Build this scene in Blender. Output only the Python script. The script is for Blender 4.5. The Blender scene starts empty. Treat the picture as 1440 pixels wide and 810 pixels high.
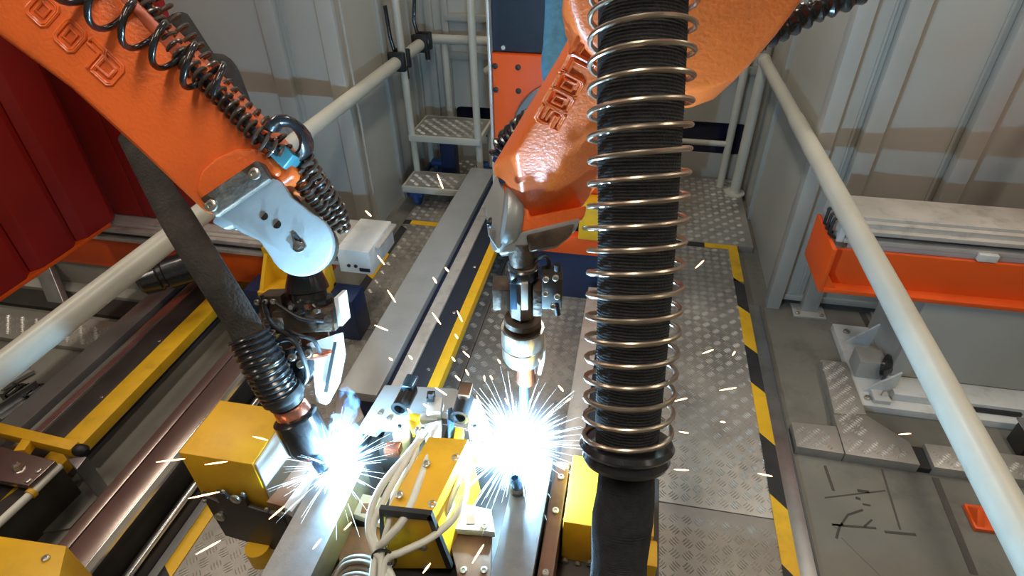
import bpy, bmesh, math, random
from mathutils import Vector, Matrix
random.seed(7)
scene = bpy.context.scene
col = scene.collection
R = math.radians

# ------------------------------------------------------------------ camera
cam_data = bpy.data.cameras.new('camera')
cam_data.sensor_width = 36.0
cam_data.lens = 824.0 / 1440.0 * 36.0
cam_data.shift_x = -25.0 / 1440.0
cam_data.clip_start = 0.05
cam = bpy.data.objects.new('camera', cam_data)
cam.location = (0, 0, 2.3)
cam.rotation_euler = (R(90 - 36.7), 0, R(10.2))
col.objects.link(cam)
scene.camera = cam

# ------------------------------------------------------------------ world and exposure
world = bpy.data.worlds.new('world')
scene.world = world
world.use_nodes = True
world.node_tree.nodes['Background'].inputs[0].default_value = (0.75, 0.8, 0.9, 1)
world.node_tree.nodes['Background'].inputs[1].default_value = 0.05
scene.view_settings.view_transform = 'Standard'
scene.view_settings.look = 'None'
scene.view_settings.gamma = 1.0
scene.view_settings.use_curve_mapping = False
scene.view_settings.exposure = 0.0

# ------------------------------------------------------------------ lights: hall lamps and the two welding arcs
def area_light(name, loc, sx, sy, power, color, rot=(0, 0, 0)):
    d = bpy.data.lights.new(name, 'AREA')
    d.shape = 'RECTANGLE'; d.size = sx; d.size_y = sy
    d.energy = power; d.color = color
    o = bpy.data.objects.new(name, d); o.location = loc; o.rotation_euler = rot
    col.objects.link(o)
    return o
LAMPS = [(-3.2, 0.3), (-0.4, 0.3), (2.4, 0.3), (-3.2, 2.6), (-0.4, 3.4), (2.4, 2.6)]
for lx, ly in LAMPS:
    area_light('hall_lamp_light', (lx, ly, 3.93), 0.3, 1.5, 30.0, (1.0, 0.9, 0.76))
ARC_L = (-0.662, 0.835, 1.000)
ARC_R = (-0.211, 0.990, 1.000)
def arc_light(name, p, power):
    d = bpy.data.lights.new(name, 'POINT')
    d.energy = power; d.color = (0.34, 0.68, 1.0); d.shadow_soft_size = 0.012
    o = bpy.data.objects.new(name, d); o.location = (p[0], p[1], p[2] + 0.05)
    col.objects.link(o)
arc_light('welding_arc_light', ARC_L, 60.0)
arc_light('welding_arc_light', ARC_R, 84.0)

# ------------------------------------------------------------------ materials
MATS = {}
def mat(name, color, rough=0.5, metal=0.0, var=0.0, vscale=6.0, bump=0.0, bscale=60.0, dark=None, dscale=3.0, damount=0.0,
        emit=None, estr=0.0, alpha=1.0, coat=0.0, stretch=None, rvar=0.0):
    if name in MATS: return MATS[name]
    m = bpy.data.materials.new(name); m.use_nodes = True
    nt = m.node_tree; N = nt.nodes; L = nt.links
    b = N['Principled BSDF']
    b.inputs['Base Color'].default_value = (*color, 1)
    b.inputs['Roughness'].default_value = rough
    b.inputs['Metallic'].default_value = metal
    b.inputs['Coat Weight'].default_value = coat
    b.inputs['Coat Roughness'].default_value = 0.16
    tc = N.new('ShaderNodeTexCoord')
    vec = tc.outputs['Object']
    if stretch:
        mp = N.new('ShaderNodeMapping'); mp.inputs['Scale'].default_value = stretch
        L.new(vec, mp.inputs['Vector']); vec = mp.outputs['Vector']
    cur = None
    if var > 0:
        n = N.new('ShaderNodeTexNoise'); n.inputs['Scale'].default_value = vscale
        n.inputs['Detail'].default_value = 6
        L.new(vec, n.inputs['Vector'])
        r = N.new('ShaderNodeValToRGB')
        r.color_ramp.elements[0].position = 0.3; r.color_ramp.elements[1].position = 0.7
        r.color_ramp.elements[0].color = (*[max(0, c * (1 - var)) for c in color], 1)
        r.color_ramp.elements[1].color = (*[min(1, c * (1 + var)) for c in color], 1)
        L.new(n.outputs['Fac'], r.inputs['Fac']); cur = r.outputs['Color']
        if rvar > 0:
            mr = N.new('ShaderNodeMapRange')
            mr.inputs['To Min'].default_value = max(0.02, rough - rvar); mr.inputs['To Max'].default_value = min(1, rough + rvar)
            L.new(n.outputs['Fac'], mr.inputs['Value']); L.new(mr.outputs['Result'], b.inputs['Roughness'])
    if dark is not None:
        n2 = N.new('ShaderNodeTexNoise'); n2.inputs['Scale'].default_value = dscale
        n2.inputs['Detail'].default_value = 9; n2.inputs['Roughness'].default_value = 0.68
        L.new(vec, n2.inputs['Vector'])
        r2 = N.new('ShaderNodeValToRGB')
        r2.color_ramp.elements[0].position = 0.52; r2.color_ramp.elements[1].position = 0.72
        r2.color_ramp.elements[0].color = (0, 0, 0, 1)
        r2.color_ramp.elements[1].color = (damount, damount, damount, 1)
        L.new(n2.outputs['Fac'], r2.inputs['Fac'])
        mx = N.new('ShaderNodeMixRGB')
        L.new(r2.outputs['Color'], mx.inputs['Fac'])
        if cur: L.new(cur, mx.inputs['Color1'])
        else: mx.inputs['Color1'].default_value = (*color, 1)
        mx.inputs['Color2'].default_value = (*dark, 1)
        cur = mx.outputs['Color']
    if cur: L.new(cur, b.inputs['Base Color'])
    if bump > 0:
        n3 = N.new('ShaderNodeTexNoise'); n3.inputs['Scale'].default_value = bscale; n3.inputs['Detail'].default_value = 4
        L.new(vec, n3.inputs['Vector'])
        bp = N.new('ShaderNodeBump'); bp.inputs['Strength'].default_value = bump; bp.inputs['Distance'].default_value = 0.01
        L.new(n3.outputs['Fac'], bp.inputs['Height']); L.new(bp.outputs['Normal'], b.inputs['Normal'])
    if emit:
        b.inputs['Emission Color'].default_value = (*emit, 1); b.inputs['Emission Strength'].default_value = estr
    if alpha < 1: b.inputs['Alpha'].default_value = alpha
    MATS[name] = m
    return m
concrete = mat('concrete', (0.19, 0.18, 0.15), 0.55, 0, 0.28, 1.6, 0.12, 90, (0.035, 0.032, 0.028), 2.3, 0.55, rvar=0.12)
wall_white = mat('wall_panel_paint', (0.45, 0.435, 0.385), 0.42, 0, 0.05, 1.3, 0.03, 120)
frame_grey = mat('frame_paint', (0.40, 0.39, 0.35), 0.4, 0, 0.06, 3)
seam_dark = mat('seam', (0.10, 0.10, 0.095), 0.7)
rail_cream = mat('rail_paint', (0.55, 0.53, 0.45), 0.35, 0, 0.06, 5, 0.03, 50, (0.35, 0.33, 0.28), 7, 0.25)
chequer = mat('chequer_plate', (0.40, 0.375, 0.335), 0.42, 0.5, 0.25, 3, 0.05, 150, (0.12, 0.11, 0.10), 4, 0.5, rvar=0.1)
tread_m = mat('tread_bars', (0.60, 0.57, 0.52), 0.34, 0.6, 0.18, 5)
yellow = mat('yellow_paint', (0.78, 0.42, 0.012), 0.42, 0, 0.10, 7, 0.05, 60, (0.25, 0.13, 0.02), 5, 0.35)
yellow_tape = mat('yellow_tape', (0.82, 0.47, 0.015), 0.5, 0, 0.08, 12, 0.05, 80, (0.2, 0.12, 0.02), 9, 0.35)
black_tape = mat('black_tape', (0.025, 0.025, 0.026), 0.6, 0, 0.3, 14, 0.1, 90)
orange = mat('robot_orange', (0.92, 0.165, 0.025), 0.33, 0, 0.08, 4, 0.16, 140, (0.22, 0.05, 0.015), 3.4, 0.45, coat=0.3)
orange_beam = mat('beam_orange', (0.78, 0.095, 0.008), 0.42, 0, 0.06, 3, 0.03, 60)
red = mat('shaded_red', (0.27, 0.006, 0.003), 0.6, 0, 0.15, 2.5, 0.05, 40)  # orange-red carriage paint with its shade put into the darker colour
alu = mat('aluminium', (0.56, 0.52, 0.47), 0.38, 0.35, 0.10, 8, 0.02, 60, (0.16, 0.14, 0.13), 12, 0.45)
steel = mat('steel', (0.42, 0.42, 0.42), 0.32, 0.85, 0.18, 7, 0.03, 90, (0.15, 0.14, 0.13), 5, 0.4)
bright_steel = mat('bright_steel', (0.68, 0.67, 0.65), 0.2, 0.95, 0.08, 9)
grey_plate = mat('grey_plate', (0.40, 0.41, 0.41), 0.36, 0.3, 0.07, 5, 0.02, 70, (0.2, 0.2, 0.2), 4, 0.3)
track_grey = mat('track_grey', (0.27, 0.265, 0.255), 0.3, 0.35, 0.12, 5, 0.02, 70, (0.12, 0.11, 0.1), 4, 0.4)
brown_steel = mat('stainless_cover', (0.33, 0.26, 0.23), 0.24, 0.8, 0.14, 4, 0.02, 40, (0.17, 0.11, 0.09), 3, 0.4)  # brown on the covers imitates the orange robot mirrored in grey stainless
dark_steel = mat('dark_steel', (0.055, 0.048, 0.042), 0.45, 0.4, 0.25, 6)
rust_plate = mat('rusty_plate', (0.17, 0.09, 0.055), 0.5, 0.45, 0.35, 9, 0.08, 60, (0.30, 0.13, 0.05), 6, 0.6)
black = mat('black_rubber', (0.014, 0.014, 0.015), 0.5, 0, 0.2, 20)
black_gloss = mat('black_gloss', (0.018, 0.018, 0.019), 0.22, 0, 0.2, 20, coat=0.4)
fabric = mat('black_sleeve', (0.02, 0.02, 0.021), 0.8, 0, 0.35, 90, 0.35, 260)
strap_m = mat('dark_strap', (0.04, 0.034, 0.028), 0.75, 0, 0.3, 30, 0.3, 150, (0.10, 0.085, 0.07), 14, 0.5)
blue_cloth = mat('blue_sleeve', (0.06, 0.24, 0.42), 0.75, 0, 0.2, 60, 0.3, 200)
navy = mat('navy_paint', (0.016, 0.03, 0.085), 0.4, 0, 0.12, 4)
slate = mat('slate_panel', (0.012, 0.019, 0.034), 0.5, 0, 0.1, 5)
glass_dark = mat('dark_pane', (0.006, 0.008, 0.028), 0.12, 0, 0.2, 3)
spring_m = mat('spring_steel', (0.46, 0.37, 0.28), 0.3, 0.9, 0.12, 16)
coil_m = mat('coil_hose', (0.075, 0.06, 0.05), 0.3, 0.1, 0.3, 16, coat=0.3)
cast = mat('wrist_casting', (0.34, 0.36, 0.36), 0.4, 0.35, 0.14, 7, 0.04, 90, (0.10, 0.10, 0.095), 5, 0.7, stretch=(1, 1, 1))
dirty = mat('spattered_metal', (0.10, 0.07, 0.05), 0.5, 0.6, 0.45, 18, 0.2, 70, (0.30, 0.20, 0.13), 11, 0.7)
copper = mat('copper', (0.72, 0.28, 0.18), 0.26, 0.95, 0.15, 14)
nickel = mat('torch_nickel', (0.62, 0.58, 0.52), 0.24, 0.9, 0.15, 9)
blue_steel = mat('blued_tube', (0.12, 0.22, 0.36), 0.22, 0.85, 0.15, 12)
white_hose = mat('white_hose', (0.72, 0.71, 0.62), 0.4, 0, 0.08, 20)
white_plate = mat('white_paint', (0.66, 0.66, 0.63), 0.4, 0, 0.06, 6, 0.0, 60, (0.25, 0.2, 0.15), 9, 0.35)
caster_blue = mat('caster_blue', (0.03, 0.08, 0.24), 0.4)
work_steel = mat('workpiece_steel', (0.25, 0.25, 0.25), 0.42, 0.6, 0.12, 30, 0.05, 200)
bolt_m = mat('bolt_zinc', (0.5, 0.48, 0.42), 0.3, 0.85)
spark_m = mat('spark', (1, 0.5, 0.2), 0.5, emit=(1.0, 0.50, 0.22), estr=9.0)
spark_w = mat('arc_spray', (1, 1, 1), 0.5, emit=(0.55, 0.80, 1.0), estr=8.0)
arc_m = mat('arc_plasma', (1, 1, 1), 0.5, emit=(0.8, 0.92, 1.0), estr=60.0)
lamp_m = mat('lamp_tube', (1, 1, 1), 0.5, emit=(1.0, 0.93, 0.82), estr=6.0)

# ------------------------------------------------------------------ mesh helpers
def V(p): return Vector(p)
class MB:
    def __init__(self): self.bm = bmesh.new()
    def box(self, x0, x1, y0, y1, z0, z1):
        vs = [self.bm.verts.new(p) for p in ((x0,y0,z0),(x1,y0,z0),(x1,y1,z0),(x0,y1,z0),(x0,y0,z1),(x1,y0,z1),(x1,y1,z1),(x0,y1,z1))]
        for f in ((3,2,1,0),(4,5,6,7),(0,1,5,4),(1,2,6,5),(2,3,7,6),(3,0,4,7)):
            self.bm.faces.new([vs[i] for i in f])
        return self
    def obox(self, c, ax, ay, az, sx, sy, sz):
        c, ax, ay, az = V(c), V(ax).normalized(), V(ay).normalized(), V(az).normalized()
        vs = []
        for k in (-1, 1):
            for i, j in ((-1,-1),(1,-1),(1,1),(-1,1)):
                vs.append(self.bm.verts.new(c + ax*i*sx/2 + ay*j*sy/2 + az*k*sz/2))
        for f in ((3,2,1,0),(4,5,6,7),(0,1,5,4),(1,2,6,5),(2,3,7,6),(3,0,4,7)):
            self.bm.faces.new([vs[i] for i in f])
        return self
    def prism(self, pts, vec):
        vec = V(vec)
        a = [self.bm.verts.new(V(p)) for p in pts]
        b = [self.bm.verts.new(V(p) + vec) for p in pts]
        n = len(pts)
        self.bm.faces.new(a[::-1]); self.bm.faces.new(b)
        for i in range(n):
            j = (i + 1) % n
            self.bm.faces.new((a[i], a[j], b[j], b[i]))
        return self
    def loft(self, rings, cap=True, closed=False):
        rr = [[self.bm.verts.new(V(p)) for p in r] for r in rings]
        m = len(rr); n = len(rr[0])
        for i in range(m if closed else m - 1):
            A, B = rr[i], rr[(i + 1) % m]
            for k in range(n):
                q = (k + 1) % n
                self.bm.faces.new((A[k], A[q], B[q], B[k]))
        if cap and not closed:
            self.bm.faces.new(rr[0][::-1]); self.bm.faces.new(rr[-1])
        return self
    def tube(self, path, r, n=10, cap=True, closed=False, flat=None, flatdir=None):
        path = [V(p) for p in path]
        m = len(path)
        rs = r if isinstance(r, (list, tuple)) else [r] * m
        rings = []
        up = None
        for i in range(m):
            if closed: t = path[(i+1) % m] - path[i-1]
            else: t = path[min(i+1, m-1)] - path[max(i-1, 0)]
            if t.length < 1e-9: t = Vector((0, 0, 1))
            t.normalize()
            if flatdir is not None:
                up = V(flatdir); up = (up - t * up.dot(t)).normalized()
            elif up is None:
                up = Vector((0, 0, 1)) if abs(t.z) < 0.9 else Vector((1, 0, 0))
                up = (up - t * up.dot(t)).normalized()
            else:
                up = up - t * up.dot(t)
                if up.length < 1e-6: up = t.orthogonal()
                up.normalize()
            s = t.cross(up)
            fl = flat if flat else 1.0
            rings.append([path[i] + (up * math.cos(2*math.pi*k/n) * fl + s * math.sin(2*math.pi*k/n)) * rs[i] for k in range(n)])
        return self.loft(rings, cap, closed)
    def cyl(self, p0, p1, r0, r1=None, n=20):
        return self.tube([p0, p1], [r0, r0 if r1 is None else r1], n)
    def lathe(self, p0, axis, prof, n=24):
        axis = V(axis).normalized(); u = axis.orthogonal().normalized(); w = axis.cross(u)
        p0 = V(p0)
        rings = [[p0 + axis*h + (u*math.cos(2*math.pi*k/n) + w*math.sin(2*math.pi*k/n))*max(r, 1e-4) for k in range(n)] for h, r in prof]
        return self.loft(rings)
    def build(self, name, m, parent=None, bevel=0.0, seg=2, smooth=True, angle=38):
        bm = self.bm
        bmesh.ops.recalc_face_normals(bm, faces=bm.faces[:])
        if bevel > 0:
            es = [e for e in bm.edges if len(e.link_faces) == 2 and e.calc_face_angle(0) > R(28)]
            bmesh.ops.bevel(bm, geom=es, offset=bevel, segments=seg, profile=0.6, affect='EDGES', clamp_overlap=True)
        me = bpy.data.meshes.new(name)
        bm.to_mesh(me); bm.free()
        if smooth:
            for p in me.polygons: p.use_smooth = True
            me.set_sharp_from_angle(angle=R(angle))
        me.materials.append(m)
        return link(name, me, parent)
def link(name, me, parent=None):
    o = bpy.data.objects.new(name, me); col.objects.link(o)
    if parent is not None:
        o.parent = parent
        loc = Vector((0, 0, 0)); q = parent
        while q is not None:
            loc += q.location; q = q.parent
        o.location = -loc
    return o
def tag(o, label=None, cat=None, group=None, kind=None):
    if label: o['label'] = label
    if cat: o['category'] = cat
    if group: o['group'] = group
    if kind: o['kind'] = kind
    return o
def thing(name, label, cat, loc, group=None, kind=None):
    e = bpy.data.objects.new(name, None); e.empty_display_size = 0.1
    e.location = loc; col.objects.link(e)
    return tag(e, label, cat, group, kind)
def bx(name, x0, x1, y0, y1, z0, z1, m, parent=None, bevel=0.0):
    return MB().box(x0, x1, y0, y1, z0, z1).build(name, m, parent, bevel)
def lerp(a, b, t): return V(a) * (1 - t) + V(b) * t
def catmull(pts, n=8):
    pts = [V(p) for p in pts]
    out = []
    P_ = [pts[0]*2 - pts[1]] + pts + [pts[-1]*2 - pts[-2]]
    for i in range(1, len(P_) - 2):
        a, b, c, d = P_[i-1], P_[i], P_[i+1], P_[i+2]
        for k in range(n):
            t = k / n
            out.append(0.5 * ((2*b) + (c-a)*t + (2*a-5*b+4*c-d)*t*t + (3*b-a-3*c+d)*t**3))
    out.append(pts[-1])
    return out
def helix(path, r, pitch_turns, n_per=14, phase=0.0, start_up=(0, 0, 1)):
    """points of a coil wound around a path; r is a number or a list along the path"""
    path = [V(p) for p in path]
    L_ = [0.0]
    for i in range(1, len(path)): L_.append(L_[-1] + (path[i]-path[i-1]).length)
    N_ = int(pitch_turns * n_per)
    out = []; up = V(start_up); j = 0
    for k in range(N_ + 1):
        s = L_[-1] * k / N_
        while j < len(path) - 2 and L_[j+1] < s: j += 1
        f = (s - L_[j]) / max(1e-9, L_[j+1] - L_[j])
        c = path[j].lerp(path[j+1], f)
        t = (path[min(j+2, len(path)-1)] - path[max(j-1, 0)]).normalized()
        up = (up - t*up.dot(t)).normalized(); sd = t.cross(up)
        a = 2*math.pi*pitch_turns*k/N_ + phase
        if isinstance(r, (list, tuple)):
            q = (len(r)-1) * k / N_; i0 = min(int(q), len(r)-2); rr = r[i0] + (r[i0+1]-r[i0])*(q-i0)
        else: rr = r
        out.append(c + (up*math.cos(a) + sd*math.sin(a))*rr)
    return out
def bolts(spots, axis, r, h, parent, m=None, name='bolt'):
    """identical hexagon-socket bolt heads that share one mesh, one object each"""
    me = None
    for p in spots:
        if me is None:
            b = MB().lathe((0,0,0), axis, [(0, r), (h*0.8, r), (h, r*0.8), (h, r*0.45), (h*0.55, r*0.4)], 12)
            o = b.build(name, m or bolt_m, parent)
            me = o.data
        else:
            o = link(name, me, parent)
        o.location = o.location + V(p)

# =================================================================== THE SETTING
tag(bx('floor', -6, 5, -3, 5.2, -0.1, 0, concrete), kind='structure')
tag(bx('ceiling', -6, 5, -3, 5.2, 4.0, 4.1, wall_white), kind='structure')
tag(bx('wall_front', -6, 5, -3.1, -3, 0, 4.0, wall_white), kind='structure')
tag(bx('wall_side_left', -6.1, -6, -3, 5.2, 0, 4.0, wall_white), kind='structure')
tag(bx('wall_side_right', 5, 5.1, -3, 5.2, 0, 4.0, wall_white), kind='structure')
# expansion joints of the concrete floor, right of the walkway
fl = bpy.data.objects['floor']
def floor_line(p, q, w=0.012, m=seam_dark, name='floor_joint'):
    p, q = V((p[0], p[1], 0.0)), V((q[0], q[1], 0.0)); t = (q-p).normalized(); s = Vector((-t.y, t.x, 0))*w/2
    MB().prism([p-s, p+s, q+s, q-s], (0, 0, 0.002)).build(name, m, fl)
joint_m = mat('joint_sealant', (0.075, 0.066, 0.055), 0.7, 0, 0.2, 9)
for a, b, w in (((1.537, 1.934, 0.000), (1.525, 1.477, 0.000), 0.03), ((1.530, 3.148, 0.000), (1.547, 2.833, 0.000), 0.035), ((1.311, 1.940, 0.000), (1.298, 1.631, 0.000), 0.008),
                ((1.055, 1.914, 0.000), (1.064, 1.781, 0.000), 0.012), ((1.293, 1.822, 0.000), (1.018, 1.736, 0.000), 0.006)):
    floor_line(a, b, w, joint_m)
stain_m = mat('oil_mark', (0.05, 0.045, 0.038), 0.5)
for k, (u, v, w) in enumerate((((1.170, 1.800, 0.000), (1.219, 1.801, 0.000), 0.014), ((1.152, 1.760, 0.000), (1.171, 1.756, 0.000), 0.012), ((1.174, 1.732, 0.000), (1.206, 1.730, 0.000), 0.008),
                               ((1.023, 1.542, 0.000), (1.046, 1.595, 0.000), 0.010), ((1.046, 1.595, 0.000), (1.097, 1.665, 0.000), 0.008), ((1.097, 1.665, 0.000), (1.167, 1.702, 0.000), 0.009),
                               ((1.019, 1.604, 0.000), (1.199, 1.620, 0.000), 0.009), ((1.230, 1.609, 0.000), (1.355, 1.618, 0.000), 0.011), ((1.151, 1.618, 0.000), (1.193, 1.659, 0.000), 0.008))):
    floor_line(u, v, w, stain_m, 'scuff_mark')
scratch_m = mat('scratch', (0.18, 0.17, 0.145), 0.6)
floor_line((1.051, 1.554, 0.000), (1.164, 1.412, 0.000), 0.02, scratch_m, 'scuff_mark')
floor_line((1.024, 1.598, 0.000), (1.063, 1.618, 0.000), 0.02, scratch_m, 'scuff_mark')

# ---- right wall of panels, standing on posts with base plates
wr = thing('wall_right', 'pale grey panel wall behind the right gantry beam', 'wall', (2.9, 3.15, 0), kind='structure')
xs = [0.97, 1.165, 1.64, 2.35, 3.1, 3.9, 5.0]
for i in range(len(xs)-1):
    bx('wall_panel', xs[i]+0.006, xs[i+1]-0.006, 3.15, 3.19, 0.085, 4.0, wall_white, wr, 0.004)
bx('bottom_rail', 0.97, 5.0, 3.135, 3.2, 0.05, 0.09, frame_grey, wr, 0.004)
for x in xs[1:-1]:
    bx('post', x-0.008, x+0.085, 3.085, 3.15, 0.0, 4.0, frame_grey, wr, 0.006)
    bx('seam_strip', x-0.045, x-0.032, 3.143, 3.15, 0.09, 4.0, frame_grey, wr)
    bp = bx('base_plate', x-0.06, x+0.13, 3.03, 3.16, 0.0, 0.012, frame_grey, wr, 0.002)
    bolts([(x-0.035, 3.055, 0.012), (x+0.105, 3.055, 0.012)], (0,0,1), 0.012, 0.012, bp)
# ---- recess on the right: return wall with frame, and far wall
rr_ = thing('wall_recess_right', 'narrow return wall of the recess behind the right handrail', 'wall', (0.98, 4, 0), kind='structure')
bx('wall_panel', 0.985, 1.03, 3.19, 4.85, 0.0, 4.0, wall_white, rr_)
bx('post', 0.95, 1.03, 3.09, 3.19, 0.0, 4.0, frame_grey, rr_, 0.006)
bx('post', 0.955, 1.0, 4.2, 4.28, 0.0, 4.0, frame_grey, rr_, 0.006)
wb = thing('wall_back', 'far white recess wall with a dark low window band', 'wall', (-0.4, 4.85, 0), kind='structure')
# the far wall is built around the low window band
bx('wall_panel', -1.9, 1.03, 4.85, 4.9, 0.0, 0.25, wall_white, wb)
bx('wall_panel', -1.9, -1.53, 4.85, 4.9, 0.25, 0.52, wall_white, wb)
bx('wall_panel', 0.93, 1.03, 4.85, 4.9, 0.25, 0.52, wall_white, wb)
bx('wall_panel', -1.9, 1.03, 4.85, 4.9, 0.52, 4.0, wall_white, wb)
for x0, x1 in ((-1.86, -1.80), (-1.72, -1.66), (-1.58, -1.53), (0.78, 0.83), (0.93, 0.97)):
    bx('frame_profile', x0, x1, 4.81, 4.85, 0.0, 2.6, frame_grey, wb, 0.008)
for z0 in (0.93, 1.22, 2.5):
    bx('frame_profile', -1.55, 0.95, 4.80, 4.85, z0, z0+0.05, frame_grey, wb, 0.008)
w1 = thing('window_1', 'dark navy low window band with rounded corners', 'window', (-0.3, 4.87, 0.25), kind='structure')
MB().box(-1.56, 0.96, 4.868, 4.885, 0.245, 0.525).build('pane', glass_dark, w1)
fr = MB()
for (cx, cz, sx, sz) in ((-1.53, 0.25, 1, 1), (-1.53, 0.52, 1, -1), (0.93, 0.25, -1, 1), (0.93, 0.52, -1, -1)):
    rad = 0.05
    pts = [(cx, 4.848, cz)] + [(cx + sx*rad*(1-math.cos(a)), 4.848, cz + sz*rad*(1-math.sin(a))) for a in [k*math.pi/16 for k in range(9)]]
    fr.prism(pts, (0, 0.02, 0))
fr.build('corner_gasket', wall_white, w1)
# ---- left wall: panels across, then the return into the recess
wl = thing('wall_left', 'pale panel wall behind the left gantry beam', 'wall', (-3.8, 3.4, 0), kind='structure')
xl = [-6.0, -5.1, -4.2, -3.35, -2.16, -1.79]
for i in range(len(xl)-1):
    bx('wall_panel', xl[i]+0.006, xl[i+1]-0.006, 3.40, 3.44, 0.085, 4.0, wall_white, wl, 0.004)
for x in xl[1:]:
    bx('post', x-0.05, x+0.05, 3.345, 3.40, 0.0, 4.0, frame_grey, wl, 0.006)
    bx('seam_strip', x+0.075, x+0.085, 3.392, 3.40, 0.09, 4.0, frame_grey, wl)
bx('bottom_rail', -6, -1.79, 3.385, 3.45, 0.05, 0.09, frame_grey, wl, 0.004)
rl = thing('wall_recess_left', 'return wall of the recess beside the rolling steps', 'wall', (-1.8, 4, 0), kind='structure')
bx('wall_panel', -1.86, -1.81, 3.44, 4.12, 0.0, 4.0, wall_white, rl)
bx('wall_panel', -1.86, -1.81, 4.13, 4.85, 0.0, 4.0, wall_white, rl)
bx('post', -1.815, -1.785, 4.08, 4.17, 0.0, 4.0, frame_grey, rl, 0.005)
bx('post', -1.815, -1.785, 4.62, 4.68, 0.0, 4.0, frame_grey, rl, 0.005)
# ---- hall lamps (above the frame)
for i, (lx, ly) in enumerate(LAMPS):
    t = thing('ceiling_lamp', 'long fluorescent ceiling lamp above the welding cell', 'lamp', (lx, ly, 3.94), 'ceiling lamps')
    bx('housing', lx-0.17, lx+0.17, ly-0.8, ly+0.8, 3.96, 4.0, wall_white, t, 0.01)
    for s in (-1, 1):
        MB().cyl((lx+s*0.08, ly-0.75, 3.945), (lx+s*0.08, ly+0.75, 3.945), 0.013, n=10).build('lamp_tube', lamp_m, t)

# =================================================================== CHEQUER PLATE WALKWAY
PZ = 0.05
plat = thing('walkway', 'raised chequer plate walkway with black and yellow hazard tape edges', 'walkway', (-0.4, 2.0, 0))
plates = [(-1.62, -0.75, -0.6, 1.15), (-1.62, -0.75, 1.155, 2.4), (-1.62, -0.75, 2.405, 3.66),
          (-0.745, 0.15, -0.6, 1.15), (-0.745, 0.15, 1.155, 3.66),
          (0.155, 0.825, -0.6, 1.55), (0.155, 0.825, 1.555, 3.72),
          (-1.62, -0.75, 3.665, 4.8), (-0.745, 0.15, 3.725, 4.8), (0.155, 0.94, 3.725, 4.8)]
def treads(rects, pitch, bar_l, bar_w, h, z, skip=lambda x, y: False):
    """raised bars of chequer plate: groups of bars at alternating 45 degrees"""
    vs, fs = [], []
    for (x0, x1, y0, y1) in rects:
        nx = int((x1-x0-0.02)/pitch); ny = int((y1-y0-0.02)/pitch)
        for i in range(nx):
            for j in range(ny):
                cx = x0+0.01+(i+0.5)*pitch; cy = y0+0.01+(j+0.5)*pitch
                if skip(cx, cy): continue
                a = R(45) if (i+j) % 2 else R(-45)
                ca, sa = math.cos(a), math.sin(a)
                for q in (-1.5, -0.5, 0.5, 1.5):
                    L2 = bar_l/2 * (1.0 if abs(q) < 1 else 0.8); o = q*bar_w*1.55
                    b = len(vs)
                    for (lx, ly, lz) in ((-L2, 0, 0), (0, -bar_w/2, 0), (L2, 0, 0), (0, bar_w/2, 0), (-L2*0.55, 0, h), (L2*0.55, 0, h)):
                        X = lx; Y = ly + o
                        vs.append((cx + X*ca - Y*sa, cy + X*sa + Y*ca, z + lz))
                    fs += [(b, b+1, b+4), (b+1, b+5, b+4), (b+1, b+2, b+5), (b+2, b+3, b+5), (b+3, b+4, b+5), (b+3, b, b+4)]
    me = bpy.data.meshes.new('tread_bars'); me.from_pydata(vs, [], fs); me.update()
    return me
for (x0, x1, y0, y1) in plates:
    bx('chequer_plate', x0, x1, y0, y1, 0.0, PZ, chequer, plat, 0.002)
me = treads(plates, 0.0525, 0.042, 0.0072, 0.0042, PZ, lambda x, y: y < 0.55)
me.materials.append(tread_m)
tag(link('tread_bars', me, plat), kind='stuff')
# steel kerb beyond the tape on the right, with its dark joint
bx('kerb_strip', 0.826, 0.905, -0.6, 3.08, 0.0, 0.022, steel, plat, 0.002)
bx('kerb_joint', 0.905, 0.914, -0.6, 3.08, 0.0, 0.024, seam_dark, plat)
# hazard tape: right edge, with slanted ends
TP = [(0.35,0.62,'k'),(0.62,0.95,'y'),(0.95,1.32,'k'),(1.32,1.64,'y'),(1.64,1.98,'k'),(1.98,2.32,'y'),(2.32,2.62,'k'),(2.62,2.98,'y'),(2.98,3.28,'k'),(3.28,3.72,'y')]
def tape(x0, x1, a, b, m, sk=0.05, rx=False):
    if not rx: pts = [(x0, a+sk, PZ+0.0012), (x1, a-sk, PZ+0.0012), (x1, b-sk, PZ+0.0012), (x0, b+sk, PZ+0.0012)]
    else: pts = [(a, x0, PZ+0.0012), (b, x0, PZ+0.0012), (b, x1, PZ+0.0012), (a, x1, PZ+0.0012)]
    MB().prism(pts, (0, 0, 0.0035)).build('tape_stripe', m, plat)
for a, b, c in TP: tape(0.762, 0.825, a, b - (0.002 if b > 3.7 else 0), yellow_tape if c == 'y' else black_tape, 0.0 if b > 3.6 else 0.035)
tape(3.665, 3.72, 0.6, 0.76, yellow_tape, rx=True)
tape(3.665, 3.72, 0.3, 0.598, black_tape, rx=True)
for k, (a, b) in enumerate(((0.55,0.9),(0.9,1.2),(1.2,1.55),(1.55,1.85),(1.85,2.2),(2.2,2.55),(2.55,2.9),(2.9,3.2),(3.2,3.55))):
    tape(-1.62, -1.565, a, b, yellow_tape if k in (1, 3, 5, 7) else black_tape, 0.02)
tape(3.60, 3.655, -1.565, -1.35, yellow_tape, rx=True)
tape(3.60, 3.655, -1.62, -1.567, black_tape, rx=True)

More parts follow.
